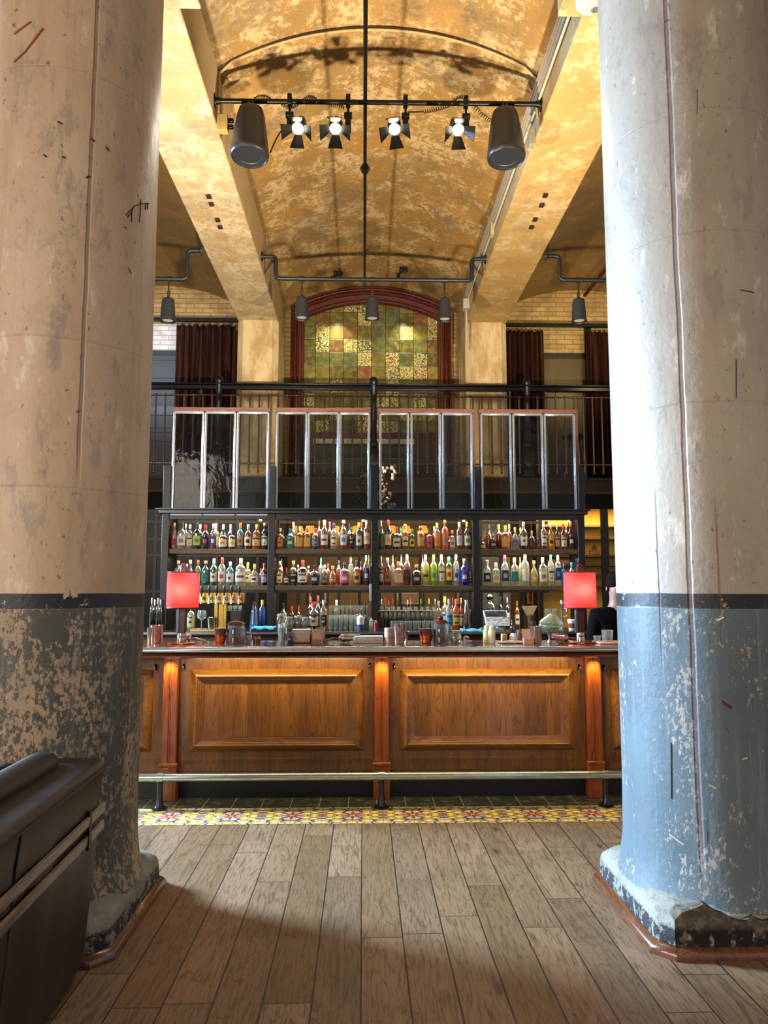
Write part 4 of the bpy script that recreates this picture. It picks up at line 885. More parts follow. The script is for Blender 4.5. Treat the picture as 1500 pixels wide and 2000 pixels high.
# glazed panels above
M_wframe = mat_wood('panel_wood_frame', '#6a4238', '#58352c', '#3a201a', 'X', .35); M_wf2 = plain('#b9c0c8', .22, .75); M_pane = mat_mirror_pane()
YP = 7.62
groups = [((336, 527), ((337, 397.8), (399, 460), (462, 525)), 'leftmost'), ((538, 723), ((539, 600), (601, 662), (662.5, 722)), 'second from left'), ((739, 928), ((741, 799), (802, 861), (863, 923)), 'second from right'), ((937, 1130), ((939, 999), (1001.5, 1061), (1063, 1124)), 'rightmost')]
for (g0, g1), pn, nm in groups:
    x0 = at(g0, 900, YP).x; x1 = at(g1, 900, YP).x; z1 = at(600, 797, YP).z; z0 = ZT+.021; zi = at(600, 805, YP).z
    t = thing('glazed_panel', nm+' wood-framed unit of three silvered panes above the bottles', 'glazed panel', 'three-pane glazed units above the back bar', ((x0+x1)/2, YP, z0))
    MB().box(x0, x1, YP-.012, YP+.03, zi, z1).box(x0-.0, at(pn[0][0], 900, YP).x-.002, YP-.01, YP+.03, z0, zi).box(at(pn[2][1], 900, YP).x+.002, x1+.001, YP-.01, YP+.03, z0, zi).build('outer_frame', M_wframe, t, bevel=.003)
    for a, c in pn:
        a = at(a, 900, YP).x; c = at(c, 900, YP).x; w = .022; zb_, zt_ = z0, zi-.004
        f = MB()
        for d0, d1, y in ((0, .012, YP-.022), (.012, .017, YP-.012), (.017, w, YP-.018)):
            f.box(a+d0, a+d1, y, YP+.02, zb_, zt_-d0).box(c-d1, c-d0, y, YP+.02, zb_, zt_-d0).box(a+d0, c-d0, y, YP+.02, zt_-d1, zt_-d0)
        f.box(a, c, YP-.02, YP+.02, zb_, zb_+.014)
        f = f.build('pane_frame', M_wf2, t, bevel=.0015)
        q = MB().add([(a+w, YP, zb_+.014), (c-w, YP, zb_+.014), (c-w, YP, zt_-w), (a+w, YP, zt_-w)], [(0, 1, 2, 3)]).build('pane', M_pane, f, w=False)
        q.matrix_parent_inverse = Matrix.Translation(t.location).inverted() @ Matrix.Identity(4) if False else Matrix.Identity(4)
for i, p in enumerate(((319, 334), (525, 538), (723.5, 738.5), (926, 937.5), (1129, 1142))):
    MB().box(at(p[0], 950, YP-.04).x, at(p[1], 950, YP-.04).x, YP-.05, YP+.045, ZT+.021, at(600, 911, YP).z).build('panel_post', M_dark, bb, bevel=.004)
# glittering dried arrangement standing on the cornice
random.seed(3)
pc = at(752, 995, 7.78); dr = thing('dried_arrangement', 'spray of glittering cream petals on a bronze stem behind the central panes', 'dried flowers', None, (pc.x, 7.80, ZT+.021))
MB().tube([(pc.x-.02, 7.80, ZT+.021), (pc.x+.02, 7.80, ZT+.2), (pc.x-.01, 7.79, ZT+.38), (pc.x, 7.8, ZT+.52)], .008, 8).lathe([(.05, 0), (.05, .012), (.01, .02)], (pc.x-.02, 7.80, ZT+.021), 16).build('stem', plain('#3a2416', .3, .7), dr)
pm = plain('#e6cdb4', .2, .35)
for k in range(46):
    a = random.random(); z = ZT+.06+a*.46; x = pc.x+random.uniform(-.075, .085)+.02*math.sin(a*9); s = random.uniform(.016, .030)
    d = Vector((random.uniform(-1, 1), random.uniform(-1, .4), random.uniform(-1, 1))).normalized()
    MB().lathe([(.001, 0), (s*.6, s*.3), (s, s*.9), (s*.8, s*1.4)], (x, 7.80+random.uniform(-.03, .03), z), 7, axis=d, cap=False).build('petal', pm, dr)
light('POINT', 'arrangement_fill', (pc.x-.02, 7.70, ZT+.42), None, 3.5, (1, .86, .70), .02)  # added point light to brighten the petals, no lamp stands here
pc2 = at(706, 960, 7.8)
dk = thing('bronze_branch', 'dark bronze leafy branch standing left of the central black post', 'branch', None, (pc2.x, 7.80, ZT+.021))
b = MB().tube([(pc2.x, 7.80, ZT+.021), (pc2.x-.01, 7.8, ZT+.2), (pc2.x+.04, 7.8, ZT+.36), (pc2.x+.02, 7.8, ZT+.5)], .007, 8); b.lathe([(.045, 0), (.045, .012), (.01, .02)], (pc2.x, 7.80, ZT+.021), 16); b.build('stem', plain('#2b1c14', .3, .7), dk)
for k in range(16):
    a = random.random(); s = random.uniform(.02, .034); d = Vector((random.uniform(-1, 1), random.uniform(-.6, .2), random.uniform(-.6, 1))).normalized()
    MB().lathe([(.002, 0), (s*.5, s*.5), (s*.55, s), (.001, s*2)], (pc2.x+random.uniform(-.04, .05), 7.8, ZT+.12+a*.4), 6, axis=d, cap=False, sy=.4).build('leaf', plain('#3b2a20' if k % 4 else '#a88b74', .25, .6), dk)
# ---------------------------------------------------------------- bottles
C = dict(clear=('#e4e8e0', .10), amber=('#c9701c', .30), brown=('#4a2109', .55), darkbrown=('#1c0d07', .85), red=('#8a1f0e', .45), green=('#1c7a34', .45), dkgreen=('#0c2a18', .75), olive=('#2f3016', .8), teal=('#12959c', .8),
         ltgreen=('#8fc49a', .3), seagreen=('#3c7f70', .4), ltblue=('#4fb4c8', .35), blue=('#0c1f8c', .75), cobalt=('#0d18a0', .85), lime=('#a4c62c', .55), pale=('#dfe0a0', .25), gold=('#dda02a', .4), yellow=('#e4c94a', .35),
         black=('#0a0a0c', .95), orange=('#e8742a', .5), aqua=('#0f86c8', .5), pinkc=('#d8a0a0', .4), white=('#e8e6de', .8), ruby=('#6e1412', .6), copper=('#b5652e', .6))
CN = dict(clear='clear', amber='amber', brown='brown', darkbrown='dark brown', red='red-brown', green='green', dkgreen='dark green', olive='dark olive', teal='teal', ltgreen='pale green', seagreen='sea-green', ltblue='light blue', blue='blue', cobalt='cobalt blue', lime='lime green', pale='pale yellow', gold='golden', yellow='yellow', black='black', orange='orange', aqua='bright blue', pinkc='pink', white='white', ruby='ruby', copper='coppery')
LC = dict(white='#dcd6c8', cream='#e6d9ac', tan='#cda86a', orange='#e07a3a', gold='#d8a63a', black='#16161a', blue='#2a3fa8', red='#c42a24', pink='#d0506a', green='#2f8f5a', lime='#b9c44a', teal='#1b7f78', navy='#1a1f4c', grey='#7c8590', yellow='#f0cf3a', lilac='#b7b4dc', purple='#4a3a66', cork='#d0a36c', copper='#b5652e', silver='#b9bcc0', blueb='#2d8fd0', brown='#4a2414', none=None)
K = dict(
 std=[(0, 0), (.94, .0), (1, .02), (1, .58), (.97, .63), (.80, .69), (.46, .74), (.33, .78), (.30, .92)],
 wine=[(0, 0), (.94, 0), (1, .02), (1, .54), (.92, .61), (.62, .69), (.40, .76), (.33, .82), (.31, .93)],
 squat=[(0, 0), (.95, 0), (1, .03), (1, .56), (.93, .64), (.6, .70), (.32, .73), (.26, .78), (.25, .88)],
 round=[(0, 0), (.72, 0), (.92, .10), (1, .26), (.97, .42), (.80, .56), (.5, .66), (.27, .72), (.24, .88)],
 cone=[(0, 0), (.95, 0), (1, .03), (.98, .2), (.85, .45), (.62, .68), (.42, .84), (.34, .93)],
 tall=[(0, 0), (.94, 0), (1, .02), (1, .66), (.93, .71), (.6, .76), (.38, .80), (.36, .93)],
 oval=[(0, 0), (.86, 0), (.93, .05), (1, .35), (1, .5), (.88, .62), (.55, .70), (.34, .75), (.32, .90)])
def mk_bottle(x, y, z, w, h, kind, g, cap, lab, label, group, fill=None, lab2=None, sq=0., name='bottle'):
    t = thing(name, label, 'bottle', group, (x, y, z+.0008)); r = w/2; c = (x, y, z+.0008)
    pr = K[kind]; gh, dn = C[g]
    if fill and g in ('clear', 'pale'): 
        fh, fd = C[fill]; lim = {'cream': .6}.get(lab, .5)
    else: fh, fd = gh, min(.95, dn+.12); lim = .66
    mats = [glass(fh, fd), glass(gh, dn*.6 if g not in ('black', 'cobalt', 'teal', 'white', 'darkbrown') else dn)]
    prof = [(max(a*r, .0005), b*h) for a, b in pr]; mi = [0 if b < lim else 1 for a, b in pr[:-1]]
    ex = []
    for (a, b), m in zip(prof, mi+[1]): ex.append((a, b))
    MB().lathe(ex, c, 20, mi, sq=sq).build('body', mats, t, sharp=40)
    nk = pr[-1][0]*r; nz = pr[-1][1]*h; zc = nz*.88 if cap not in ('cork', 'silverc') else nz*.965
    if cap and LC.get(cap, 1):
        cm = plain(LC.get(cap, '#222222'), .4 if cap != 'silver' else .25, .7 if cap in ('silver', 'copper', 'gold') else 0.)
        kk = 1.18 if cap != 'cork' else 1.45
        MB().lathe([(nk*kk, zc), (nk*kk*1.02, h*.985), (nk*kk*.85, h), (.0005, h)], c, 14).build('cap', cm, t)
    if lab and LC[lab]:
        z0, z1 = {'squat': (.12, .50), 'round': (.16, .42), 'cone': (.14, .40), 'tall': (.18, .58), 'wine': (.12, .46), 'oval': (.15, .52)}.get(kind, (.14, .50))
        rr = [a for a, b in pr if b < .5]
        a0, a1 = -PI/2-1.0, -PI/2+1.0; n = 12; R = r*1.012+.0006
        if kind == 'cone': rb, rt = r*1.01, r*.93
        elif kind == 'round': rb, rt = r*.99+.001, r*1.0+.001
        else: rb = rt = R
        hs = [0, .12, .3, .38, .62, .7, .88, 1.]
        pt = random.Random(int(x*9973)+int(h*7919)).choice((0, 1, 2, 3, 4))
        lm = [plain(LC[lab], .6), plain(LC[lab2], .6) if lab2 else plain('#4a4036' if lab not in ('black', 'navy', 'blue', 'purple') else '#c9b98a', .6)]
        b = MB(); vs = []; fs = []; ms = []
        for i, s in enumerate(hs):
            for k in range(n+1):
                a = a0+(a1-a0)*k/n; ca, sa = math.cos(a), math.sin(a); q = 1/((abs(ca)**sq+abs(sa)**sq)**(1/sq)) if sq else 1.
                Rk = (rb+(rt-rb)*s)*q; vs.append((x+Rk*ca, y+Rk*sa, z+.0008+h*(z0+(z1-z0)*s)))
        for i in range(len(hs)-1):
            for k in range(n):
                fs.append((i*(n+1)+k, i*(n+1)+k+1, (i+1)*(n+1)+k+1, (i+1)*(n+1)+k))
                if lab2: m = 1 if (i in (2, 3, 4) and 3 <= k <= 8) else 0
                else: m = int(((i == 3 and 2 <= k <= 9), (i == 1 and 3 <= k <= 8) or (i == 5 and 2 <= k <= 9), (i in (2, 3) and 4 <= k <= 7), (i == 5 and 1 <= k <= 10) or (i == 1 and 5 <= k <= 6), (i == 3 and 4 <= k <= 7) or (i == 6 and 3 <= k <= 8))[pt])
                ms.append(m)
        b.add(vs, fs, ms).build('label', lm, t, fixn=False, sharp=80)
    return t
ORD = ['first', 'second', 'third', 'fourth', 'fifth', 'sixth', 'seventh', 'eighth', 'ninth', 'tenth', 'eleventh', 'twelfth', 'thirteenth', 'fourteenth', 'fifteenth', 'sixteenth', 'seventeenth', 'eighteenth']
def row(items, x0, zs, base, zshelf, yf, where, group, lo, hi, hk=1.0):
    """items: (zoom x, zoom width, zoom top, kind, glass, cap, label, fill, back?, label2, square)"""
    L = []
    for it in items:
        it = tuple(it)+(None,)*(11-len(it)); zx, zw, ztop = it[:3]; px = x0+zx/zs; wpx = zw/zs; hpx = (base-ztop)/zs
        back = bool(it[8]); y = yf+(.165 if back else .055)
        p = at(px, 1000+base/zs, y); k = y/FPX*1.0; L.append(dict(x=p.x, y=y, w=wpx*k, h=hpx*k*hk, it=it, back=back))
    for bk in (0, 1):
        S = sorted([d for d in L if d['back'] == bool(bk)], key=lambda d: d['x'])
        for d in S: d['w'] = min(d['w'], .096)
        for d in S: d['x'] = min(max(d['x'], lo+d['w']/2+.004), hi-d['w']/2-.004)
        for _ in range(12):
            for a, b_ in zip(S, S[1:]):
                gap = (b_['x']-a['x'])-(a['w']+b_['w'])/2*1.07-.002
                if gap < 0: 
                    a['x'] += gap*.35; b_['x'] -= gap*.35; a['w'] += gap*.10; b_['w'] += gap*.10
            for d in S: d['x'] = min(max(d['x'], lo+d['w']/2+.004), hi-d['w']/2-.004)
        for a, b_ in zip(S, S[1:]):
            gap = (b_['x']-a['x'])-(a['w']+b_['w'])/2*1.07-.001
            if gap < 0: a['w'] += gap*1.0; b_['w'] += gap*1.0
        for d in S: d['w'] = max(d['w'], .03)
    S = sorted(L, key=lambda d: d['x'])
    for i, d in enumerate(S):
        it = d['it']; _, _, _, kind, g, cap, lab, fill, bk, lab2, sq = it
        ds = CN[g]+' bottle'
        if cap: ds += ', %s %s' % ({'cork': 'cork'}.get(cap, cap), 'stopper' if cap == 'cork' else 'cap')
        if lab: ds += ', %s label' % lab
        lb = '%s, %s from left%s %s' % (ds, ORD[i] if i < 18 else 'last', ' (behind)' if False else '', where)
        mk_bottle(d['x'], d['y'], zshelf, d['w'], d['h'], kind, g, cap, lab, lb, group, fill, lab2, 4. if sq else 0.)
B11 = [(125, 80, 140, 'cone', 'pinkc', 'orange', 'red', None), (228, 115, 142, 'std', 'clear', 'black', 'white', None, 0, 'grey', 1), (345, 85, 160, 'std', 'clear', 'cream', 'cream', None), (440, 100, 140, 'std', 'dkgreen', 'black', 'lime', None, 0, 'green', 1), (545, 98, 165, 'std', 'black', 'red', 'black', None, 0, 'pink'),
       (655, 85, 150, 'std', 'clear', 'white', 'blue', 'amber', 0, 'white'), (700, 90, 140, 'std', 'pale', 'silver', 'lime', None, 1), (790, 95, 150, 'std', 'clear', 'white', 'cream', None, 1), (795, 110, 230, 'squat', 'brown', 'black', 'white', None, 0, 'orange', 1), (868, 90, 150, 'std', 'dkgreen', 'silver', None, None, 1),
       (908, 110, 230, 'squat', 'olive', 'olive' if False else 'black', 'cream', None, 0, 'lime'), (1018, 92, 140, 'std', 'teal', 'orange', 'orange', None, 0, 'teal'), (1112, 105, 160, 'std', 'clear', 'silver', 'cream', 'red', 0, 'black'), (1230, 105, 160, 'std', 'amber', 'yellow', 'tan', None, 0, None, 1), (1340, 95, 140, 'std', 'darkbrown', 'cork', 'white', None), (285, 60, 142, 'std', 'clear', 'silver', None, None, 1), (480, 70, 150, 'std', 'clear', 'white', None, None, 1)]
B12 = [(185, 100, 660, 'std', 'clear', 'cork', 'white', None), (300, 80, 700, 'std', 'clear', 'silver', None, None, 1), (355, 110, 650, 'round', 'clear', 'cork', 'orange', None), (450, 88, 650, 'std', 'ltgreen', 'copper', 'lime', None), (550, 100, 660, 'std', 'seagreen', 'cork', 'teal', None, 0, None, 1), (660, 105, 630, 'std', 'green', 'white', 'white', None), (770, 100, 615, 'std', 'clear', 'red', 'white', None, 0, 'red', 1), (875, 98, 670, 'std', 'ltblue', 'white', 'white', None, 0, None, 1),
       (1020, 128, 625, 'std', 'clear', 'white', 'white', None, 0, None, 1), (1115, 100, 680, 'std', 'pale', 'gold', 'cream', None, 1), (1205, 115, 700, 'round', 'clear', 'yellow', 'white', None, 0, 'black'), (1335, 95, 690, 'std', 'darkbrown', 'red', 'lilac', None), (1290, 60, 760, 'std', 'red', 'red', None, None, 1)]
B21 = [(95, 100, 222, 'squat', 'amber', 'cork', 'orange', None), (155, 70, 245, 'std', 'brown', 'black', None, None, 1), (262, 118, 230, 'std', 'teal', 'teal', 'teal', None, 0, 'cream'), (305, 80, 128, 'std', 'clear', 'cream', 'tan', 'amber', 1), (405, 100, 200, 'squat', 'amber', 'cream', 'gold', None, 0, 'tan', 1), (492, 100, 195, 'squat', 'amber', 'cork', 'gold', None, 0, 'tan', 1), (610, 112, 225, 'std', 'clear', 'pink', 'grey', 'darkbrown'), (665, 70, 108, 'std', 'clear', 'brown', None, 'amber', 1),
       (738, 112, 108, 'std', 'clear', 'cream', 'white', 'red', 0, None), (812, 70, 122, 'std', 'clear', 'pink', None, 'red', 1), (870, 105, 150, 'std', 'clear', 'purple', 'cream', None), (935, 60, 190, 'std', 'gold', 'gold', None, None, 1), (1005, 105, 108, 'std', 'clear', 'cork', 'white', 'amber', 0, 'blueb'), (1122, 95, 200, 'std', 'darkbrown', 'green', 'black', None), (1088, 60, 150, 'std', 'brown', 'black', None, None, 1), (1220, 102, 140, 'std', 'green', 'yellow', 'white', None, 0, None), (1262, 70, 124, 'std', 'red', 'red', None, None, 1), (1335, 108, 112, 'tall', 'clear', 'white', 'cream', 'amber', 0, 'tan')]
B22 = [(80, 110, 690, 'squat', 'amber', 'cork', 'cream', None), (135, 70, 660, 'wine', 'dkgreen', 'black', None, None, 1), (185, 85, 780, 'round', 'brown', 'red', 'white', None), (298, 112, 685, 'squat', 'clear', 'cork', 'black', 'darkbrown'), (370, 60, 740, 'std', 'clear', 'cork', None, None, 1), (430, 140, 676, 'squat', 'brown', 'red', 'white', None, 0, None, 1), (515, 70, 755, 'std', 'amber', 'cork', None, None, 1), (602, 140, 745, 'squat', 'clear', 'black', 'black', 'darkbrown', 0, 'silver', 1), (690, 80, 635, 'std', 'clear', 'teal', None, None, 1), (742, 90, 740, 'std', 'clear', 'silver', 'grey', 'red'), (790, 60, 720, 'std', 'amber', 'red', None, None, 1), (855, 110, 755, 'round', 'amber', 'cork', 'tan', None), (940, 80, 675, 'std', 'clear', 'black', None, 'amber', 1),
       (1020, 130, 710, 'squat', 'clear', 'black', 'pink', 'red', 0, 'white', 1), (1108, 80, 622, 'tall', 'clear', 'silver', None, None, 1), (1190, 112, 680, 'squat', 'amber', 'black', 'gold', None, 0, 'brown'), (1250, 70, 690, 'std', 'brown', 'black', None, None, 1), (1325, 95, 610, 'std', 'clear', 'white', 'purple', 'darkbrown', 0, 'white'), (1378, 50, 600, 'tall', 'pale', 'cream', None, None, 1)]
B31 = [(80, 78, 195, 'std', 'green', 'red', 'green', None, 0, 'red'), (95, 70, 105, 'std', 'white', 'silver', None, None, 1), (180, 110, 105, 'std', 'dkgreen', 'red', 'cream', None, 0, 'gold'), (318, 118, 205, 'squat', 'dkgreen', 'red', 'cream', None), (372, 60, 205, 'std', 'green', 'green', None, None, 1), (450, 98, 160, 'std', 'clear', 'cork', 'cream', 'amber'), (525, 84, 230, 'std', 'green', 'green', 'yellow', None, 0, 'black'), (655, 112, 190, 'std', 'amber', 'cork', 'gold', None, 0, 'tan'), (775, 98, 230, 'squat', 'amber', 'brown', 'pink', None), (845, 60, 185, 'std', 'brown', 'white', None, None, 1), (890, 98, 145, 'std', 'gold', 'yellow', 'gold', None, 0, 'orange'), (988, 104, 100, 'std', 'orange', 'copper', 'orange', None, 0, 'grey'), (1060, 60, 330, 'std', 'red', 'red', None, None, 1), (1105, 84, 250, 'squat', 'clear', 'cork', 'white', None, 0, 'grey'), (1190, 98, 130, 'std', 'clear', 'cream', 'cream', 'red', 0, 'lilac'), (1305, 108, 130, 'std', 'clear', 'yellow', 'cream', 'red', 0, 'green')]
B32 = [(80, 74, 620, 'std', 'clear', 'lime', 'white', 'red'), (158, 108, 650, 'std', 'red', 'silver', 'copper', None), (205, 60, 640, 'std', 'copper', 'orange', None, None, 1), (262, 60, 610, 'std', 'clear', 'lime', None, None, 1), (345, 118, 700, 'squat', 'gold', 'cork', 'white', None, 0, 'yellow', 1), (385, 70, 600, 'std', 'brown', 'silver', None, None, 1), (465, 98, 590, 'std', 'clear', 'cream', 'brown', 'red'), (598, 128, 740, 'squat', 'darkbrown', 'cork', 'black', None, 0, 'silver', 1), (685, 60, 590, 'std', 'pinkc', 'pink', None, None, 1), (735, 108, 602, 'std', 'pale', 'silver', 'lime', None), (835, 108, 600, 'std', 'lime', 'lime', 'lime', None, 0, 'green'), (935, 100, 588, 'std', 'clear', 'cream', 'white', 'pale'), (1050, 92, 630, 'tall', 'green', 'green', 'yellow', None, 0, 'red'), (1150, 92, 590, 'std', 'clear', 'white', 'lilac', None, 0, 'purple'), (1297, 125, 660, 'std', 'cobalt', 'silver', 'blue', None, 0, 'white'), (1380, 44, 840, 'tall', 'clear', 'silver', 'black', None)]
B41 = [(90, 74, 370, 'round', 'amber', 'cork', 'cream', None), (180, 100, 160, 'round', 'amber', 'brown', None, None, 1), (235, 110, 300, 'squat', 'darkbrown', 'cork', 'black', None, 0, 'silver'), (320, 100, 160, 'std', 'red', 'yellow', None, None, 1), (410, 130, 180, 'squat', 'amber', 'yellow', 'gold', None, 0, 'tan'), (465, 70, 155, 'std', 'amber', 'white', None, None, 1), (545, 108, 205, 'round', 'clear', 'cream', 'grey', None), (620, 60, 200, 'std', 'clear', 'yellow', None, None, 1), (662, 108, 130, 'std', 'clear', 'silver', 'white', 'darkbrown'), (790, 110, 255, 'round', 'ruby', 'silver', 'brown', None), (865, 60, 350, 'round', 'red', 'cork', None, None), (948, 96, 125, 'std', 'clear', 'white', 'white', 'red', 0, None), (1050, 98, 150, 'wine', 'gold', 'silver', 'gold', None, 0, 'black'), (1130, 78, 175, 'std', 'darkbrown', 'silver', 'tan', None), (1215, 98, 150, 'wine', 'red', 'red', 'cream', None), (1262, 60, 140, 'std', 'copper', 'orange', None, None, 1), (1318, 100, 125, 'wine', 'ruby', 'orange', 'black', None, 0, 'white')]
B42 = [(155, 112, 690, 'std', 'clear', 'cork', 'black', None, 0, 'silver'), (285, 118, 725, 'std', 'clear', 'cream', 'cream', 'pale', 0, 'tan'), (400, 110, 620, 'std', 'clear', 'red', 'navy', None, 0, 'lilac'), (540, 112, 655, 'std', 'clear', 'cream', 'teal', None, 0, 'green'), (620, 60, 640, 'std', 'pale', 'orange', None, None, 1), (690, 118, 583, 'std', 'clear', 'cream', 'white', None, 0, 'cream'), (815, 112, 695, 'round', 'pale', 'cork', 'tan', None, 0, 'yellow'), (935, 118, 650, 'std', 'clear', 'white', 'cream', 'pale', 0, 'grey', 1), (1050, 98, 595, 'std', 'clear', 'green', 'white', None), (1150, 92, 620, 'tall', 'clear', 'silver', 'navy', None, 0, 'blueb'), (1215, 60, 735, 'std', 'aqua', 'blueb', 'blueb', None), (1340, 100, 720, 'oval', 'clear', 'blueb', 'white', None), (160, 60, 685, 'std', 'clear', 'cork', None, None, 1)]
BN = ['far left bay', 'second bay', 'third bay', 'far right bay']
for k, (rows_, z0, zs, b1, b2) in enumerate((((B11, B12), 320, 6.818, 489, 983), ((B21, B22), 530, 7.143, 516, 1026), ((B31, B32), 730, 7.143, 518, 1030), ((B41, B42), 930, 7.143, 520, 1042))):
    lo, hi = bays_[k]
    row(rows_[0], z0, zs, b1, Z1, YS, 'on upper shelf, '+BN[k], 'bottles on the upper shelf, '+BN[k], lo, hi)
    row(rows_[1], z0, zs, b2, Z2, YS, 'on middle shelf, '+BN[k], 'bottles on the middle shelf, '+BN[k], lo, hi)
# ================================================================ BACK COUNTER
ZK = ZC+.0005
def cpt(px, y=7.45): return at(px, 1200, y).x
def cb(px, wpx, toppx, kind, g, cap, lab, label, group='bottles on the back counter', y=7.45, fill=None, lab2=None, sq=0, basez=None):
    x = cpt(px, y); zb_ = ZK if basez is None else basez; h = at(px, toppx, y).z-zb_
    return mk_bottle(x, y, zb_, wpx*y/FPX, h, kind, g, cap, lab, label, group, fill, lab2, sq)
cb(496, 17, 1175, 'cone', 'aqua', 'brown', None, 'bright blue tapered bottle at back counter, left of the two', 'blue bottles on the back counter', y=7.36)
cb(512.5, 13.5, 1172, 'tall', 'aqua', 'yellow', None, 'bright blue bottle with yellow cap beside the second black post', 'blue bottles on the back counter', y=7.5)
cb(373, 15, 1180, 'squat', 'pale', 'black', 'cream', 'pale squat bottle with cream label behind the left red lamp', y=7.45)
for i, px in enumerate((296, 302, 308, 313)):
    cb(px, 8, 1168+i % 2*3, 'wine', 'dkgreen', 'white', None, 'dark green bottle with white cap, %s from left beside left column' % ORD[i], 'dark green bottles beside the left column', y=7.40+.03*(i % 2))
lab_ = [(553, 18, 1178, 'oval', 'olive', 'black', 'cream', 'olive jug-like bottle with cream label right of second black post'),
 (570, 9, 1184, 'std', 'red', 'red', None, 'small bottle with red cap, left of the two near the jars'), (583, 9, 1184, 'std', 'dkgreen', 'red', None, 'small bottle with red cap, right of the two near the jars'),
 (606, 14, 1165, 'wine', 'brown', 'red', None, 'tall bottle with red top above the napkin stack'), (621, 13, 1163, 'wine', 'dkgreen', 'red', None, 'tall dark green bottle with red top behind the coffee bottle'),
 (613, 20, 1178, 'std', 'clear', 'red', 'white', 'clear bottle of dark liquid with red cap near the coasters'), (632, 15, 1172, 'std', 'clear', 'silver', 'black', 'golden liqueur bottle with round black label near the coasters'),
 (657, 13, 1172, 'wine', 'clear', 'cream', None, 'clear frosted wine bottle behind the tumblers')]
for i, a in enumerate(lab_):
    cb(*a[:7], a[7], 'bottles around the jars', y=(7.66, 7.66, 7.70, 7.72, 7.72, 7.50, 7.44, 7.72)[i], fill='darkbrown' if i == 5 else ('gold' if i == 6 else None))
for i, px in enumerate((664, 671, 678, 685, 692, 699, 706, 713)):
    cb(px, 6.4, 1172+(i*7) % 5, 'std', ('brown', 'darkbrown', 'amber')[i % 3], ('black', 'brown')[i % 2], 'white', 'small bitters bottle, %s from left behind the tumblers' % ORD[i], 'small bottles behind the tumblers', y=7.76)
for i, (px, c, g, t_) in enumerate(((745, 'cream', 'green', 1170), (752, 'red', 'green', 1168), (759, 'red', 'dkgreen', 1172), (767, 'red', 'green', 1168), (777, 'brown', 'dkgreen', 1170), (788, 'black', 'darkbrown', 1172), (796, 'silver', 'clear', 1172), (802, 'red', 'darkbrown', 1170), (809, 'black', 'darkbrown', 1171), (822, 'green', 'dkgreen', 1170), (838, 'yellow', 'olive', 1169), (850, 'silver', 'clear', 1170))):
    cb(px, 6.6, t_, 'wine', g, c, None, '%s wine bottle with %s top, %s from left behind glasses, third bay' % (CN[g], c, ORD[i]), 'wine bottles behind the stemmed glasses', y=7.76)
for i, (px, w, t_, k_, g, c, l, y) in enumerate(((857, 13, 1174, 'std', 'clear', 'silver', None, 7.6), (869, 15, 1165, 'std', 'clear', 'yellow', 'white', 7.70), (877, 15, 1170, 'std', 'clear', 'silver', 'blueb', 7.5), (891, 16, 1170, 'std', 'orange', 'orange', 'yellow', 7.54), (901, 9, 1168, 'wine', 'copper', 'orange', 'white', 7.66), (911, 15, 1172, 'cone', 'darkbrown', 'silver', None, 7.46), (884, 8, 1168, 'std', 'red', 'red', None, 7.76))):
    cb(px, w, t_, k_, g, c, l, '%s bottle with %s cap, %s from left right of the stemmed glasses' % (CN[g], c, ORD[sorted([857, 869, 877, 891, 901, 911, 884]).index(px)]), 'bottles right of the stemmed glasses', y=y)
for i, (px, t_, g, c) in enumerate(((978, 1166, 'darkbrown', 'black'), (991, 1167, 'darkbrown', 'silver'), (1010, 1174, 'amber', 'copper'))):
    cb(px, 9, t_, 'std', g, c, 'white', '%s bottle with %s cap, %s from left behind the tilted screen' % (CN[g], c, ORD[i]), 'bottles behind the tilted screen', y=7.72)
G_ = glass('#e9efea', .13, .02); Gs = glass('#dfe6e6', .12, .03)
# skull shaped clear bottle
x = cpt(957, 7.62); t = thing('skull_bottle', 'clear skull-shaped bottle with metallic stopper behind the tilted screen', 'bottle', None, (x, 7.62, ZK))
MB().lathe([(.001, 0), (.04, 0), (.045, .03), (.03, .10), (.034, .12), (.050, .16), (.055, .20), (.045, .24), (.03, .26), (.018, .27), (.017, .29)], (x, 7.62, ZK), 22, sy=.85).build('body', Gs, t)
MB().lathe([(.02, .285), (.03, .30), (.034, .32), (.02, .34), (.001, .345)], (x, 7.62, ZK), 16).build('stopper', plain('#6c6258', .2, .9), t)
for s in (-.02, .02): MB().sphere((x+s, 7.575, ZK+.205), .012, 10).build('eye_socket', plain('#1a1614', .3), t)
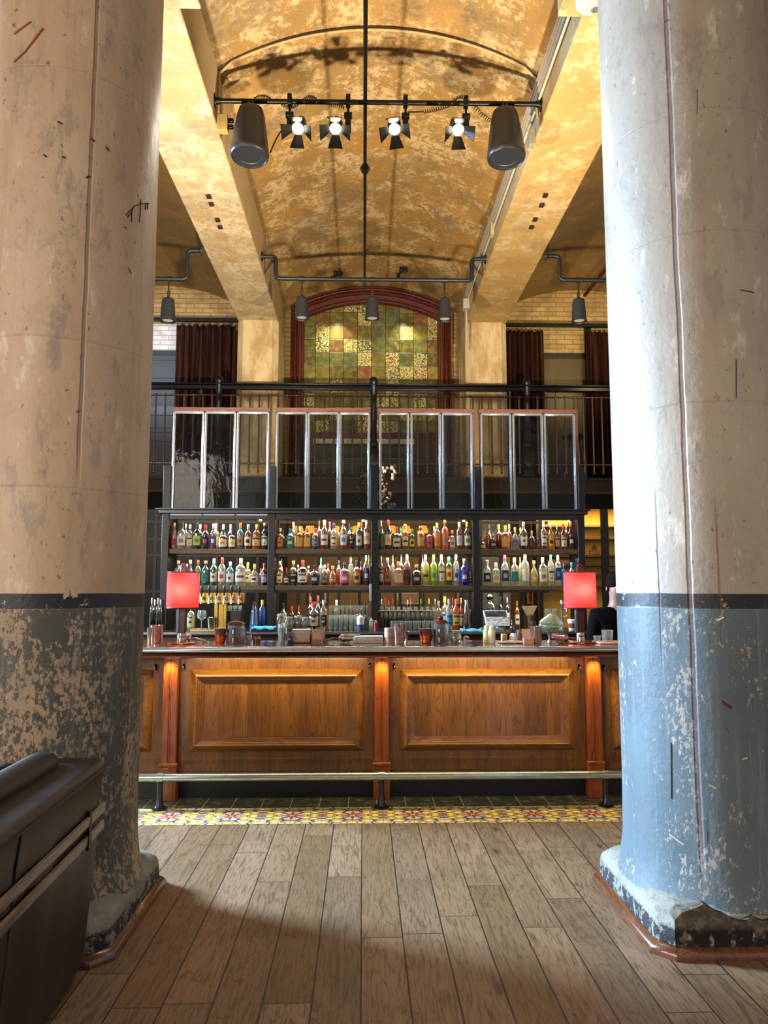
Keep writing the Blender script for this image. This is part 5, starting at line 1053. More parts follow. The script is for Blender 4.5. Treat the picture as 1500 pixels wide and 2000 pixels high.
# tap tower
x0, x1 = cpt(386, 7.35), cpt(478, 7.35); zt0 = at(420, 1178, 7.35).z; zt1 = at(420, 1158, 7.35).z; mb_ = plain('#b59a4e', .22, .9); mch = plain('#cfd0d0', .1, .95)
tp = thing('tap_tower', 'brass beer tap tower with six chrome taps and dark handles', 'beer tap', None, ((x0+x1)/2, 7.35, ZK))
MB().box(x0, x1, 7.32, 7.40, zt0, zt1).build('manifold', mb_, tp, bevel=.004)
xa, xb = cpt(419, 7.35), cpt(443, 7.35); MB().box(xa, xa+.035, 7.33, 7.39, ZK, zt0).box(xb-.03, xb, 7.33, 7.39, ZK, zt0).box(xa+.035, xb-.03, 7.345, 7.375, ZK, zt0).build('column', mb_, tp, bevel=.005)
for i in range(6):
    px = 395+i*14.6; x = cpt(px, 7.3); z = (zt0+zt1)/2
    MB().cyl((x, 7.32, z), (x, 7.285, z), .020, 16).build('rosette', mb_ if i == 0 else mch, tp)
    f = MB().cyl((x, 7.30, z), (x, 7.24, z+.004), .010, 12); f.cyl((x, 7.25, z-.01), (x, 7.235, z-.055), .008, 10, r2=.006); f.sphere((x, 7.25, z+.008), .014, 12); f.build('faucet', mch, tp)
    MB().lathe([(.005, .012), (.006, .03), (.013, .07), (.014, .10), (.008, .115), (.001, .118)], (x, 7.25, z), 12).build('tap_handle', plain('#1b1412', .35), tp)
o = MB().box(cpt(376, 7.28), cpt(444, 7.28), 7.20, 7.315, ZK, ZK+.022).build('drip_tray', plain('#b9a86a', .25, .85), bevel=.003); tag(o, 'brass drip tray below the beer taps', 'drip tray')
def glass_thing(name, label, group, x, y, z, prof, cat='glass', m=None, n=16):
    o = MB().lathe(prof, (0, 0, 0), n, cap=False).build(name, m or G_); o.location = (x, y, z); return tag(o, label, cat, group)
def tumbler(w, h): r = w/2; return [(.001, .004), (r*.82, .004), (r, h), (r-.002, h), (r*.80, .010), (.001, .010)]
def stem(w, h): r = w/2; return [(r*.9, 0), (r*.85, .003), (.004, .006), (.0035, h*.40), (.006, h*.44), (r*.8, h*.55), (r, h*.72), (r*.8, h), (r*.8-.0015, h), (r-.0015, h*.72), (r*.78, h*.56), (.004, h*.46)]
# snifter on tray, shaker, shot glasses on black machine
o = glass_thing('snifter_glass', 'large stemmed snifter glass on the brass drip tray', None, cpt(394, 7.26), 7.26, ZK+.023, [(a*1.25, b*1.5) for a, b in stem(.075, .115)])
o = glass_thing('jigger_cup', 'fluted steel cup standing on the brass drip tray', None, cpt(412, 7.26), 7.26, ZK+.023, [(.001, 0), (.022, 0), (.034, .10), (.030, .105), (.001, .095)], 'cup', plain('#a89c84', .2, .9))
b = MB().box(cpt(446, 7.5), cpt(474, 7.5), 7.42, 7.56, ZK, at(460, 1192, 7.5).z).build('black_machine', plain('#0b0b0c', .3), bevel=.006); tag(b, 'small black machine under the beer taps', 'machine')
zm_ = at(460, 1192, 7.5).z+.0005
for i, px in enumerate((450, 459.5, 469)): glass_thing('shot_glass', ('leftmost','middle','rightmost')[i]+' of three clear shot glasses on the black machine under the taps', 'shot glasses on the black machine', cpt(px, 7.5), 7.49, zm_, tumbler(.042, .045))
# blue cloth on black box
o = MB().box(cpt(492, 7.18), cpt(539, 7.18), 7.14, 7.30, ZK, ZK+.03).build('black_mat', plain('#0d0f12', .5)); tag(o, 'black rubber mat under the folded blue cloth', 'mat')
def cloth(px0, px1, label, c, z0):
    xa, xb = cpt(px0, 7.2), cpt(px1, 7.2); rows = []
    for j in range(9):
        rows.append([(xa+(xb-xa)*i/16, 7.13+j*.02, z0+.006+.006*math.sin(i*.8+j)+.004*math.cos(j*1.7)-(.02 if j == 0 else 0)) for i in range(17)])
    o = MB().grid(rows).build('folded_cloth', plain(c, .85), sharp=80); o.modifiers.new('thick', 'SOLIDIFY').thickness = .008; return tag(o, label, 'cloth')
cloth(494, 538, 'folded bright blue bar cloth on black mat, second bay end', '#3fa6d0', ZK+.034)
cloth(900, 948, 'folded pale blue cloth on the back counter before fourth post', '#4a9ec4', ZK+.006)
# clear jars and glasses in second bay
for i, (px, w, tp_) in enumerate(((549, 20, 1198), (565, 18, 1204), (583, 20, 1202), (596, 15, 1205))):
    y = 7.5-.05*(i % 2); h = at(px, tp_, y).z-ZK; r = w/2*y/FPX
    t = thing('glass_jar', 'clear glass jar with lid, %s of four left of the coasters' % ORD[i], 'jar', 'glass jars in the second bay', (cpt(px, y), y, ZK)); x = cpt(px, y)
    MB().lathe([(.001, 0), (r*.9, 0), (r, .01), (r, h*.7), (r*.8, h*.82), (r*.8, h*.9)], (x, y, ZK), 18).build('jar_body', Gs, t)
    MB().lathe([(r*.86, h*.86), (r*.86, h*.97), (.001, h)], (x, y, ZK), 18).build('lid', plain('#b8b4a4', .35, .4), t)
    MB().lathe([(.001, .004), (r*.85, .004), (r*.85, h*.5), (.001, h*.52)], (x, y, ZK), 14).build('contents', plain(('#8c8550', '#b0a068', '#7a7a44', '#9a6a38')[i], .8), t)
for rw, (y, n_, zoff) in enumerate(((7.40, 6, 0), (7.50, 9, 0), (7.60, 10, .118))):
    for i in range(n_):
        px = (644 if rw == 0 else 646)+i*(9.9 if rw == 0 else 7.9); 
        if rw == 0: px = 646+i*9.9
        x = cpt(px, y)
        glass_thing('tumbler', 'clear straight tumbler, %s from left in the %s row of tumblers, second bay' % (ORD[i], ('front', 'middle', 'rear raised')[rw]), ('front', 'middle', 'rear')[rw]+' row of tumblers', x, y, ZK+zoff, tumbler(.048 if rw == 0 else .036, .145 if rw == 0 else .115), n=14)
o = MB().box(cpt(644, 7.6), cpt(723, 7.6), 7.555, 7.645, ZK, ZK+.116).build('glass_riser', plain('#5d635f', .3, .4), bevel=.003); tag(o, 'grey metal riser under the rear row of tumblers', 'riser')
# stemmed glasses on upper rack, third bay
zr = at(800, 1192, 7.6).z
rk = thing('glass_shelf', 'thin steel glass shelf above the stemmed glasses, third bay', 'shelf', None, (cpt(790, 7.6), 7.6, ZK))
MB().box(cpt(738, 7.6), cpt(850, 7.6), 7.52, 7.70, zr-.006, zr).build('shelf_plate', plain('#c8c8bc', .25, .7), rk)
for px in (738.5, 849): x = cpt(px, 7.6); MB().box(x-.003, x+.003, 7.69, 7.70, ZK, zr-.006).build('leg', plain('#88887e', .3, .8), rk)
for i in range(12):
    glass_thing('stemmed_glass', 'clear stemmed glass, %s from left in the row under the steel shelf' % ORD[i], 'rear row of stemmed glasses', cpt(744+i*9, 7.6), 7.6, ZK, stem(.050, .165), n=14)
for i in range(10):
    glass_thing('tumbler', 'clear short tumbler, %s from left in front of the stemmed glasses' % ORD[i], 'short tumblers before the stemmed glasses', cpt(767+i*8.6, 7.47), 7.47, ZK, tumbler(.040, .085), n=14)
for i in range(10):
    glass_thing('rocks_glass', 'small clear glass, %s from left on the thin steel shelf, third bay' % ORD[i], 'glasses on the steel shelf', cpt(745+i*11.2, 7.58), 7.575, zr+.0005, tumbler(.034, .035), n=12)
# small dispenser bottles
def pump(px, y, w, h, c1, c2, label, name='pump_bottle'):
    x = cpt(px, y); t = thing(name, label, 'bottle', None, (x, y, ZK)); r = w/2
    MB().lathe([(.001, 0), (r, 0), (r, h*.38)], (x, y, ZK), 18, cap=False).build('lower_body', plain(c2, .4), t); MB().lathe([(r, h*.38), (r, h*.8), (r*.6, h*.9), (r*.25, h*.92)], (x, y, ZK), 18).build('upper_body', plain(c1, .4), t)
    MB().cyl((x, y, ZK+h*.9), (x, y, ZK+h*1.02), .006, 8).box(x-.02, x+.006, y-.006, y+.006, ZK+h, ZK+h*1.04).build('pump', plain('#e5e2dc', .4), t)
pump(704, 7.30, .068, .155, '#d9cfc8', '#2a3d68', 'white and blue pump bottle in front of the tumblers')
pump(725, 7.34, .034, .115, '#c9dcd0', '#7cc06a', 'small pale green dispenser bottle by the middle post')
pump(734, 7.26, .038, .095, '#8a2030', '#b0203a', 'small red dropper bottle by the middle post')
# tilted screen
sc = thing('tilted_screen', 'tilted till screen with bright pale frame on the back counter', 'screen', None, (cpt(972, 7.35), 7.35, ZK))
q = [at(943, 1192, 7.40), at(990, 1192, 7.40), at(996, 1222, 7.28), at(950, 1222, 7.28)]
nrm = (q[1]-q[0]).cross(q[3]-q[0]).normalized(); nrm = nrm if nrm.y < 0 else -nrm
def slab(pts, d0, d1): v = [p+nrm*d0 for p in pts]+[p+nrm*d1 for p in pts]; return MB().add(v, [(0, 1, 2, 3), (7, 6, 5, 4), (0, 4, 5, 1), (1, 5, 6, 2), (2, 6, 7, 3), (3, 7, 4, 0)])
slab(q, -.014, 0).build('housing', plain('#d8d8d6', .35), sc, bevel=.003)
cen = sum(q, Vector())/4; q2 = [cen+(p-cen)*.88 for p in q]
s_ = NT('screen_picture'); v = s_.noise(s_.map(s_.pos(), (6, 6, 30)), 4., 4., .6); x_, y_, z_ = s_.xyz()
scol = s_.mix(s_.step(z_, cen.z+.006, cen.z+.012), s_.mix(s_.step(v, .4, .6), '#e8eaec', '#8b9298'), s_.mix(s_.step(v, .45, .6), '#1c2530', '#4a5866'))
slab(q2, .0005, .002).build('display', s_.pbr('#000000', .2, emis=scol, es=.8), sc)
MB().box(cpt(972, 7.36)-.05, cpt(972, 7.36)+.05, 7.33, 7.42, ZK, ZK+.02).cyl((cpt(972, 7.38), 7.38, ZK), (cpt(972, 7.38), 7.375, ZK+.11), .015, 12).build('stand', plain('#b8b8b4', .4), sc)
# fan brush, pen cup
x = cpt(1034, 7.55); t = thing('fan_brush', 'cream fan-shaped brush standing behind the pen cup', 'brush', None, (x, 7.55, ZK)); zt_ = at(1034, 1184, 7.55).z
zb2 = at(1034, 1202, 7.55).z
MB().prism([(x-.075, zt_), (x+.078, zt_+.004), (x+.03, zb2), (x-.03, zb2)], 'Y', 7.54, 7.56).build('bristles', plain('#cdbf92', .8), t); MB().cyl((x, 7.55, ZK), (x, 7.55, zb2+.004), .018, 12).build('handle', plain('#8f7a4a', .6), t)
x = cpt(1040, 7.38); t = thing('pen_cup', 'dark cup of black pens in front of the fan brush', 'cup', None, (x, 7.38, ZK))
MB().lathe([(.028, 0), (.034, .085), (.031, .085), (.026, .01)], (x, 7.38, ZK), 16).build('cup_body', plain('#4a4644', .4), t)
for k in range(4): MB().cyl((x-.012+k*.008, 7.38, ZK+.012), (x-.024+k*.016, 7.38, ZK+.14+.01*(k % 2)), .0035, 6).build('pen', plain('#121214', .4), t)
# stacked glass mugs, bag of limes, faucet, coffee cup
for i, (px, lv) in enumerate(((1062, 0), (1076, 0), (1090, 0), (1069, 1), (1083, 1))):
    x = cpt(px, 7.62); o = glass_thing('glass_mug', 'clear glass mug, %s of the stacked pile behind the bag of limes' % ('bottom left', 'bottom middle', 'bottom right', 'top left', 'top right')[i], 'stacked glass mugs', x, 7.62, ZK+lv*.10, tumbler(.068, .098))
x = cpt(1075, 7.36); t = thing('bag_of_limes', 'clear plastic bag of green limes on the back counter', 'bag', None, (x, 7.36, ZK)); random.seed(5)
for k in range(9):
    MB().sphere((x-.085+(k % 5)*.040, 7.345+.03*(k//5), ZK+.024+.036*(k//5)), .020, 10, sz=.9).build('lime', plain('#7c9440', .5), t)
rows = []
for j in range(9):
    s = j/8; rr = .125*math.sin(PI*min(.97, .38+s*.6))**.7; rows.append([(x-.0+rr*math.cos(a)*(1+.06*math.sin(a*5+j))+s*s*.02, 7.36+rr*.55*math.sin(a)*(1+.08*math.sin(a*4+j*2)), ZK+.002+s*.155) for a in [2*PI*k/28 for k in range(29)]])
MB().grid(rows).build('bag_film', glass('#e6ecdc', .22, .15), t, sharp=80)
x = cpt(1098, 7.5); t = thing('bar_faucet', 'chrome swan-neck faucet behind the bag of limes', 'faucet', None, (x, 7.5, ZK))
MB().lathe([(.022, 0), (.022, .01), (.012, .02), (.011, .22), (.018, .23), (.018, .27), (.008, .285)], (x, 7.5, ZK), 16).build('riser', mch, t); MB().tube([(x, 7.5, ZK+.19), (x+.005, 7.44, ZK+.205), (x+.008, 7.38, ZK+.20), (x+.01, 7.35, ZK+.17)], .008, 10).build('spout', mch, t)
MB().cyl((x, 7.49, ZK+.12), (x+.05, 7.46, ZK+.135), .005, 8).build('lever', mch, t)
x = cpt(1116, 7.3); t = thing('coffee_cup', 'white takeaway coffee cup with brown sleeve beside the right lamp', 'cup', None, (x, 7.3, ZK))
MB().lathe([(.001, 0), (.028, 0), (.038, .09), (.001, .09)], (x, 7.3, ZK), 20).build('cup_body', plain('#e9e6e0', .5), t); MB().lathe([(.0306, .022), (.0366, .068)], (x, 7.3, ZK), 20, cap=False).build('sleeve', plain('#7a4a2a', .7), t)
MB().lathe([(.040, .09), (.040, .098), (.034, .104), (.001, .104)], (x, 7.3, ZK), 20).build('lid', plain('#f2f0ec', .4), t)
o = MB().box(cpt(938, 7.2), cpt(947, 7.2), 7.16, 7.24, ZK, ZK+.03).build('green_box', plain('#1f9a4a', .5), bevel=.004); tag(o, 'small green box beside the tilted screen', 'box')
x = cpt(919, 7.62); o = MB().lathe([(.001, 0), (.022, 0), (.010, .02), (.008, .08), (.02, .12), (.024, .17), (.022, .19), (.001, .18)], (x, 7.62, ZK), 16).build('goblet', plain('#8f8468', .25, .7)); tag(o, 'tarnished metal goblet left of the fourth black post', 'goblet')
# ================================================================ ON THE BAR
ZB = 1.1012
def bx(px, y): return at(px, 1245, y).x
def tin(px, w, toppx, y, label, group=None, m=None, name='shaker_tin', lean=0.):
    x = bx(px, y); h = at(px, toppx, y).z-ZB; r = w/2*y/FPX
    o = MB().lathe([(.001, 0), (r*.80, 0), (r*.84, .006), (r, h-.004), (r*1.03, h), (r*.97, h), (r*.80, .01), (.001, .01)], (0, 0, 0), 28, cap=False).build(name, m or plain('#b9a8a0', .16, .95)); o.location = (x, y, ZB); return tag(o, label, 'shaker', group)
tin(291.5, 9, 1226, 5.78, 'steel shaker tin, leftmost, tucked beside the left column', 'steel shaker tins'); tin(306, 26, 1221, 5.92, 'wide steel shaker tin left of the left red lamp', 'steel shaker tins')
tin(780, 23, 1218, 5.80, 'tall steel shaker tin right of the paper-wrapped roll', 'steel shaker tins'); tin(626, 20, 1226, 5.92, 'steel shaker tin behind the stacked coasters', 'steel shaker tins')
tin(606, 12, 1226, 6.05, 'narrow steel tin left of the stacked coasters', 'steel shaker tins'); tin(1046, 21, 1223, 5.80, 'tall steel shaker tin right of the right coaster stack', 'steel shaker tins'); tin(1052, 14, 1223, 5.93, 'steel tin behind the tall tin near the right lamp', 'steel shaker tins')
def lamp(px, label):
    x = at(px, 1255, 5.86).x; Y = 5.86; t = thing('table_lamp', label, 'lamp', 'red lamps on the bar', (x, Y, ZB))
    mp = plain('#3a0f0d', .3); zs0 = at(px, 1187, Y).z; zs1 = at(px, 1118, Y).z; r = 29.5*Y/FPX
    MB().lathe([(.001, 0), (.105, 0), (.108, .004), (.100, .010), (.03, .013), (.001, .013)], (x, Y, ZB), 32).build('base_disc', plain('#a8602e', .25, .85), t, sharp=40)
    MB().lathe([(.034, .0125), (.036, .03), (.030, .05), (.034, .055), (.028, .075), (.028, .08)], (x-.004, Y, ZB), 20).build('base_collar', plain('#a39a94', .18, .9), t)
    MB().box(x-.022, x+.024, Y-.014, Y+.014, ZB+.078, zs1+.045).build('stem', mp, t, bevel=.004)
    MB().box(x-.044, x-.023, Y-.012, Y+.010, ZB+.078, zs0+.02).build('side_strip', plain('#66707c', .25, .8), t, bevel=.003)
    MB().lathe([(.045, 0), (.05, .03), (.02, .035)], (x, Y, zs0-.005), 20).build('socket_plate', mp, t)
    sm_ = mat_shade_inst; so = MB().lathe([(r*.985, zs0), (r*1.0, zs0+.02), (r*1.01, (zs0+zs1)/2), (r*.99, zs1-.01), (r*.97, zs1)], (x, Y, 0), 40, cap=False, sq=2.6).build('lamp_shade', sm_, t, origin=None)
    for z in (zs0, zs1): MB().tube([(x+r*.985*math.cos(a)*1/((abs(math.cos(a))**2.6+abs(math.sin(a))**2.6)**(1/2.6)), Y+r*.985*math.sin(a)/((abs(math.cos(a))**2.6+abs(math.sin(a))**2.6)**(1/2.6)), z) for a in [2*PI*k/40 for k in range(40)]], .004, 6, closed=True).build('rim', plain('#3a0e10', .5), t)
    # pierced triangular bracket
    zt_ = at(px, 1099, Y).z; n_ = 14
    out = [(x-.046, zs1+.002), (x+.046, zs1+.002), (x+.042, zs1+.02)]+[(x+.020*math.cos(a), zt_-.022+.022*math.sin(a)) for a in [PI*k/n_ for k in range(n_+1)]]+[(x-.042, zs1+.02)]
    MB().prism(out, 'Y', Y-.009, Y-.001).build('bracket', mp, t, bevel=.002)
    MB().tube([(x+.012*math.cos(a), Y-.012, zt_-.024+.012*math.sin(a)) for a in [2*PI*k/16 for k in range(16)]], .0035, 6, closed=True).build('ring', plain('#6e3a34', .3, .5), t)
    MB().sphere((x, Y, (zs0+zs1)/2), .028, 14).build('bulb', glow('#ffd9b0', 6.), t)
    light('POINT', 'table_lamp_light', (x, Y-.05, (zs0+zs1)/2), None, 7.0, (1, .55, .4), .03)
mat_shade_inst = mat_shade()
lamp(355, 'red-shaded table lamp with iron bracket, left end of the bar'); lamp(1135, 'red-shaded table lamp with iron bracket, right end by the person')
def scoop(px, y, label, ang, L=.17, c='#c4beb8'):
    x = bx(px, y); t = thing('ice_scoop', label, 'scoop', 'ice scoops on the bar', (x, y, ZB), ang); m = plain(c, .22, .9)
    rows = []
    for j in range(9):
        s = j/8; r = .034*math.sqrt(max(.02, 1-max(0, (.25-s)/.25)**2)); op = .35+.65*(1-s*.8)
        rows.append([(s*L, r*math.cos(a), .034+r*math.sin(a)*.95) for a in [PI/2-PI*op+2*PI*op*k/16 for k in range(17)]])
    o = MB().grid(rows).build('scoop_bowl', m, t, w=False, sharp=80); o.modifiers.new('t', 'SOLIDIFY').thickness = .0015
    MB().tube([(0, 0, .034), (-.03, 0, .036), (-.07, 0, .022), (-.11, 0, .012)], [.006, .007, .009, .008], 8).build('handle', m, t, w=False)
scoop(660, 5.95, 'steel ice scoop on the bar left of the white napkins', 0); scoop(375, 5.98, 'small white-metal scoop right of the left red lamp', PI, .05, '#d9d4cc'); scoop(1112, 5.92, 'steel ice scoop pointing left, beside the right red lamp', PI, .15, '#b8a09c')
def canister(px, w, toppx, y, label):
    x = bx(px, y); h = at(px, toppx, y).z-ZB; r = w/2*y/FPX; t = thing('copper_canister', label, 'canister', 'copper canisters on the bar', (x, y, ZB))
    hm = NT('hammered_copper'); v = hm.voro(hm.pos(), 90.); cmx = hm.pbr('#b4562a', .22, .95, normal=hm.bump(v, .5, .004))
    MB().lathe([(.001, 0), (r*.82, 0), (r*.86, h*.1), (r*.9, h*.52), (r*1.05, h*.56), (r*1.05, h*.6)], (x, y, ZB), 28).build('canister_body', cmx, t, sharp=50)
    MB().lathe([(r*.95, h*.6), (r*.95, h*.98), (.001, h)], (x, y, ZB), 28).build('lid', plain('#4a1a10', .3), t)
canister(430, 22, 1227, 5.84, 'hammered copper canister with brown lid left of the left big jar'); canister(831, 25, 1227, 5.84, 'hammered copper canister with brown lid left of the right big jar')
def bigjar(px, w, toppx, y, label, knob):
    x = bx(px, y); h = at(px, toppx, y).z-ZB; r = w/2*y/FPX; t = thing('lidded_jar', label, 'jar', 'large glass jars with brown lids', (x, y, ZB))
    MB().lathe([(.001, 0), (r*.95, 0), (r, .01), (r*.98, h*.5), (r*.88, h*.74), (r*.9, h*.80)], (x, y, ZB), 28).build('jar_body', glass('#cfc8cc', .12, .03), t, sharp=50)
    MB().lathe([(.001, .008), (r*.86, .008), (r*.86, h*.66), (.001, h*.68)], (x, y, ZB), 22).build('contents', plain('#3a1a18', .35), t)
    MB().lathe([(r*.93, h*.80), (r*.93, h*.86), (r*.7, h*.93), (.001, h*(.96 if knob else 1.))], (x, y, ZB), 26).build('lid', plain('#5a1c16', .3), t, sharp=40)
    if knob: MB().sphere((x, y, ZB+h*1.03), r*.32, 14, sz=.8).build('knob', plain('#4a1210', .25), t)
bigjar(461, 37, 1212, 5.86, 'large glass jar of dark pods with flat brown lid', False); bigjar(861, 33, 1208, 5.86, 'large glass jar of dark pods with knobbed brown lid', True)
def jar2(px, w, toppx, y, label, c):
    x = bx(px, y); h = at(px, toppx, y).z-ZB; r = w/2*y/FPX; t = thing('preserve_jar', label, 'jar', None, (x, y, ZB))
    MB().lathe([(.001, 0), (r*.9, 0), (r, .008), (r, h*.6), (r*.8, h*.75), (r*.85, h*.8)], (x, y, ZB), 20).build('jar_body', Gs, t)
    random.seed(px)
    for k in range(10): a = k*2.4; MB().sphere((x+r*.5*math.cos(a)*(1 if k % 3 else .1), y+r*.5*math.sin(a), ZB+.014+h*.055*k), r*.30, 8).build('olive', plain(c, .5), t)
    MB().lathe([(r*.9, h*.8), (r*.9, h*.95), (.001, h)], (x, y, ZB), 20).build('lid', plain('#9a957c', .35, .6), t)
jar2(486, 13, 1234, 5.9, 'small lidded jar right of the left big jar', '#c0a860'); jar2(889, 24, 1230, 5.88, 'jar of pale green olives with grey lid right of the knobbed jar', '#a8a26a')
x = bx(502, 5.9); t = thing('pick_cup', 'low copper cup of pale cocktail picks', 'cup', None, (x, 5.9, ZB)); MB().lathe([(.001, 0), (.028, 0), (.032, .034), (.029, .034), (.025, .005)], (x, 5.9, ZB), 20).build('cup_body', plain('#8a4a2a', .3, .8), t)
for k in range(7): MB().cyl((x-.018+k*.006, 5.9, ZB+.006), (x-.027+k*.009, 5.9+.01*(k % 2), ZB+.055), .0012, 5).build('pick', plain('#e2cf9c', .6), t)
x = bx(551, 5.9); t = thing('straw_glass', 'clear tall glass stuffed with white straws', 'glass', None, (x, 5.9, ZB)); MB().lathe([(.001, .0), (.028, 0), (.036, .12), (.034, .12), (.026, .004)], (x, 5.9, ZB), 20).build('glass_body', Gs, t)
for k in range(14): a = k*2.4; MB().cyl((x+.014*math.cos(a), 5.9+.014*math.sin(a), ZB+.006), (x+.026*math.cos(a), 5.9+.026*math.sin(a), ZB+.135+.01*(k % 3)), .0038, 6).build('straw', plain('#e9e4d8', .5), t)
mk_bottle(bx(566, 5.88), 5.88, ZB, .052, at(566, 1229, 5.88).z-ZB, 'std', 'darkbrown', 'black', 'purple', 'small dark bitters bottle between straws and napkin holder', 'bitters bottle on the bar')
x = bx(589, 5.95); t = thing('napkin_holder', 'steel napkin holder packed with white paper napkins', 'napkin holder', None, (x, 5.95, ZB))
MB().box(x-.082, x+.082, 5.90, 6.0, ZB, ZB+.006).box(x-.082, x-.076, 5.90, 6.0, ZB+.006, ZB+.07).box(x+.076, x+.082, 5.90, 6.0, ZB+.006, ZB+.07).build('tray', plain('#7a2f22', .3, .5), t)
for k in range(10): MB().box(x-.072+.001*(k % 2), x+.070-.001*(k % 3), 5.905, 5.995, ZB+.0065+k*.0098, ZB+.0155+k*.0098).build('napkin', plain('#e9d6c8', .8), t, bevel=.003)
def coasters(px, y, n_, label, lean=False):
    t = thing('coaster_stack', label, 'coasters', 'stacks of kraft coasters', (bx(px, y), y, ZB)); x = bx(px, y)
    for k in range(n_): MB().box(x-.038, x+.038, y-.038, y+.038, ZB+k*.0045, ZB+k*.0045+.004).build('coaster', plain('#d3a488', .8), t, bevel=.001)
    if lean:
        for k in range(5): MB().obox((x-.005+k*.0045, y+.015+k*.003, ZB+n_*.0045+.036), .035, .002, .034, Matrix.Rotation(-.25, 3, 'X')).build('leaning_coaster', plain('#dcb49a', .8), t)
coasters(620, 5.80, 9, 'stack of kraft coasters with more leaning on top, left half', True); coasters(1031, 5.78, 9, 'stack of kraft coasters with more leaning, left of tall tin', True)
o = MB()
for k in range(5): o.box(bx(690, 5.95)-.0+.002*k, bx(748, 5.95)-.003*(k % 2), 5.88, 6.02, ZB+k*.0105, ZB+k*.0105+.0098)
o = o.build('napkin_pile', plain('#dcd8d0', .8), bevel=.003); tag(o, 'flat pile of white folded linen right of the ice scoop', 'napkins')
x = bx(760, 5.9); t = thing('paper_roll', 'upright cream paper-wrapped roll left of the steel tin', 'paper roll', None, (x, 5.9, ZB)); MB().lathe([(.001, 0), (.036, 0), (.036, .115), (.014, .115), (.014, .08)], (x, 5.9, ZB), 24).build('roll', plain('#c9ab94', .8), t); MB().lathe([(.0365, .03), (.0365, .05)], (x, 5.9, ZB), 24, cap=False).build('band', plain('#b08e76', .8), t)
def jig(px, y, label):
    x = bx(px, y); o = MB().lathe([(.018, 0), (.008, .035), (.022, .085), (.020, .085), (.006, .036), (.016, .002)], (x, y, ZB), 20).build('jigger', plain('#9d958f', .2, .9)); tag(o, label, 'jigger', 'jiggers on the bar')
jig(794, 5.95, 'slim steel jigger right of the tall tin in the middle'); jig(1073, 5.9, 'flared steel jigger between the tall tin and right scoop')
x = bx(912, 5.9); o = MB().tube([(x+(.010+.0022*k)*math.cos(k*.5), 5.9, ZB+.034+(.010+.0022*k)*.75*math.sin(k*.5)*.9+.0) for k in range(9)]+[(x+.03+.002*k, 5.9, ZB+.012+.001*k) for k in range(3)], .0085, 8).build('rolled_cloth', plain('#c9b0a0', .8)); tag(o, 'small rolled pinkish cloth right of the olive jar', 'cloth')
for i, px in enumerate((950.5, 960.5)):
    x = bx(px, 5.82+.08*(1-i)); y = 5.82+.08*(1-i); t = thing('squeeze_bottle', ('squeeze bottle of green-yellow syrup, left of the cream pair', 'squeeze bottle of pale cream syrup, right of the cream pair')[i], 'bottle', 'squeeze bottles on the bar', (x, y, ZB))
    MB().lathe([(.001, 0), (.026, 0), (.028, .01), (.027, .085), (.024, .10), (.015, .11)], (x, y, ZB), 20).build('body', plain(('#cdc77c', '#e2d9b2')[i], .35), t); MB().lathe([(.019, .108), (.019, .128), (.008, .134), (.001, .136)], (x, y, ZB), 16).build('cap', plain('#e6d9b4', .4), t)
random.seed(11); x = bx(1000, 5.88); b = MB()
rows = [[(x-.105+.21*i/16, 5.80+.14*j/8, ZB+.004+.022*abs(math.sin(i*.7+j*.9))*math.sin(PI*i/16)*math.sin(PI*(j+.5)/9)+.002) for i in range(17)] for j in range(9)]
o = b.grid(rows).build('crumpled_napkins', plain('#e6c9bc', .85), sharp=80); o.modifiers.new('t', 'SOLIDIFY').thickness = .004; tag(o, 'crumpled pinkish napkins below the small white jug', 'napkins')
x = bx(1003, 6.03); o = MB().lathe([(.001, 0), (.026, 0), (.036, .018), (.034, .045), (.020, .058), (.022, .066)], (x, 6.03, ZB), 20).build('white_jug', plain('#e6ddd4', .35)); tag(o, 'small round white jug behind the crumpled napkins', 'jug')
mk_bottle(bx(1001, 6.14), 6.14, ZB, .036, at(1001, 1210, 6.14).z-ZB, 'std', 'black', 'black', None, 'small black dropper bottle behind the white jug', 'bitters on the bar right half')
x = bx(984, 6.03); o = MB().box(x-.02, x+.022, 6.0, 6.05, ZB, ZB+.06).build('sugar_box', plain('#cfa875', .6), bevel=.004); tag(o, 'small tan sachet box left of the white jug', 'box')
for i, px in enumerate((1014, 1024)): x = bx(px, 6.12); o = MB().lathe([(.001, 0), (.02, 0), (.024, .085), (.022, .085), (.018, .005)], (x, 6.12, ZB), 18).build('steel_cup', plain('#a8a8aa', .18, .95)); tag(o, ('left', 'right')[i]+' one of two small steel cups behind the right coaster stack', 'cup', 'steel cups behind the right coasters')
x = bx(1090, 6.08); o = MB().sphere((x, 6.08, ZB+.017), .02, 10, sz=.8).sphere((x+.03, 6.085, ZB+.015), .018, 10, sz=.8).build('herb_bundle', plain('#5a6a3a', .7)); tag(o, 'small dull green herb bundle left of the right scoop', 'herbs')
tr = thing('serving_tray', 'pale wooden tray under the whisky glass by the right column', 'tray', None, (bx(1185, 5.8), 5.8, ZB)); x = bx(1187, 5.8)
MB().box(x-.085, x+.12, 5.72, 5.92, ZB, ZB+.014).build('board', plain('#d9a98c', .5), tr, bevel=.004)
def rocks(px, y, z, w, h, label, liq):
    x = bx(px, y); t = thing('rocks_glass', label, 'glass', None, (x, y, z)); r = w/2
    MB().lathe([(.001, 0), (r*.9, 0), (r, h), (r*.94, h), (r*.82, .012), (.001, .012)], (x, y, z), 12, cap=False).build('glass_body', G_, t, sharp=10)
    if liq: MB().lathe([(.001, .0125), (r*.80, .0125), (r*.84, .035), (.001, .035)], (x, y, z), 16).build('drink', glass('#8a3418', .4), t)
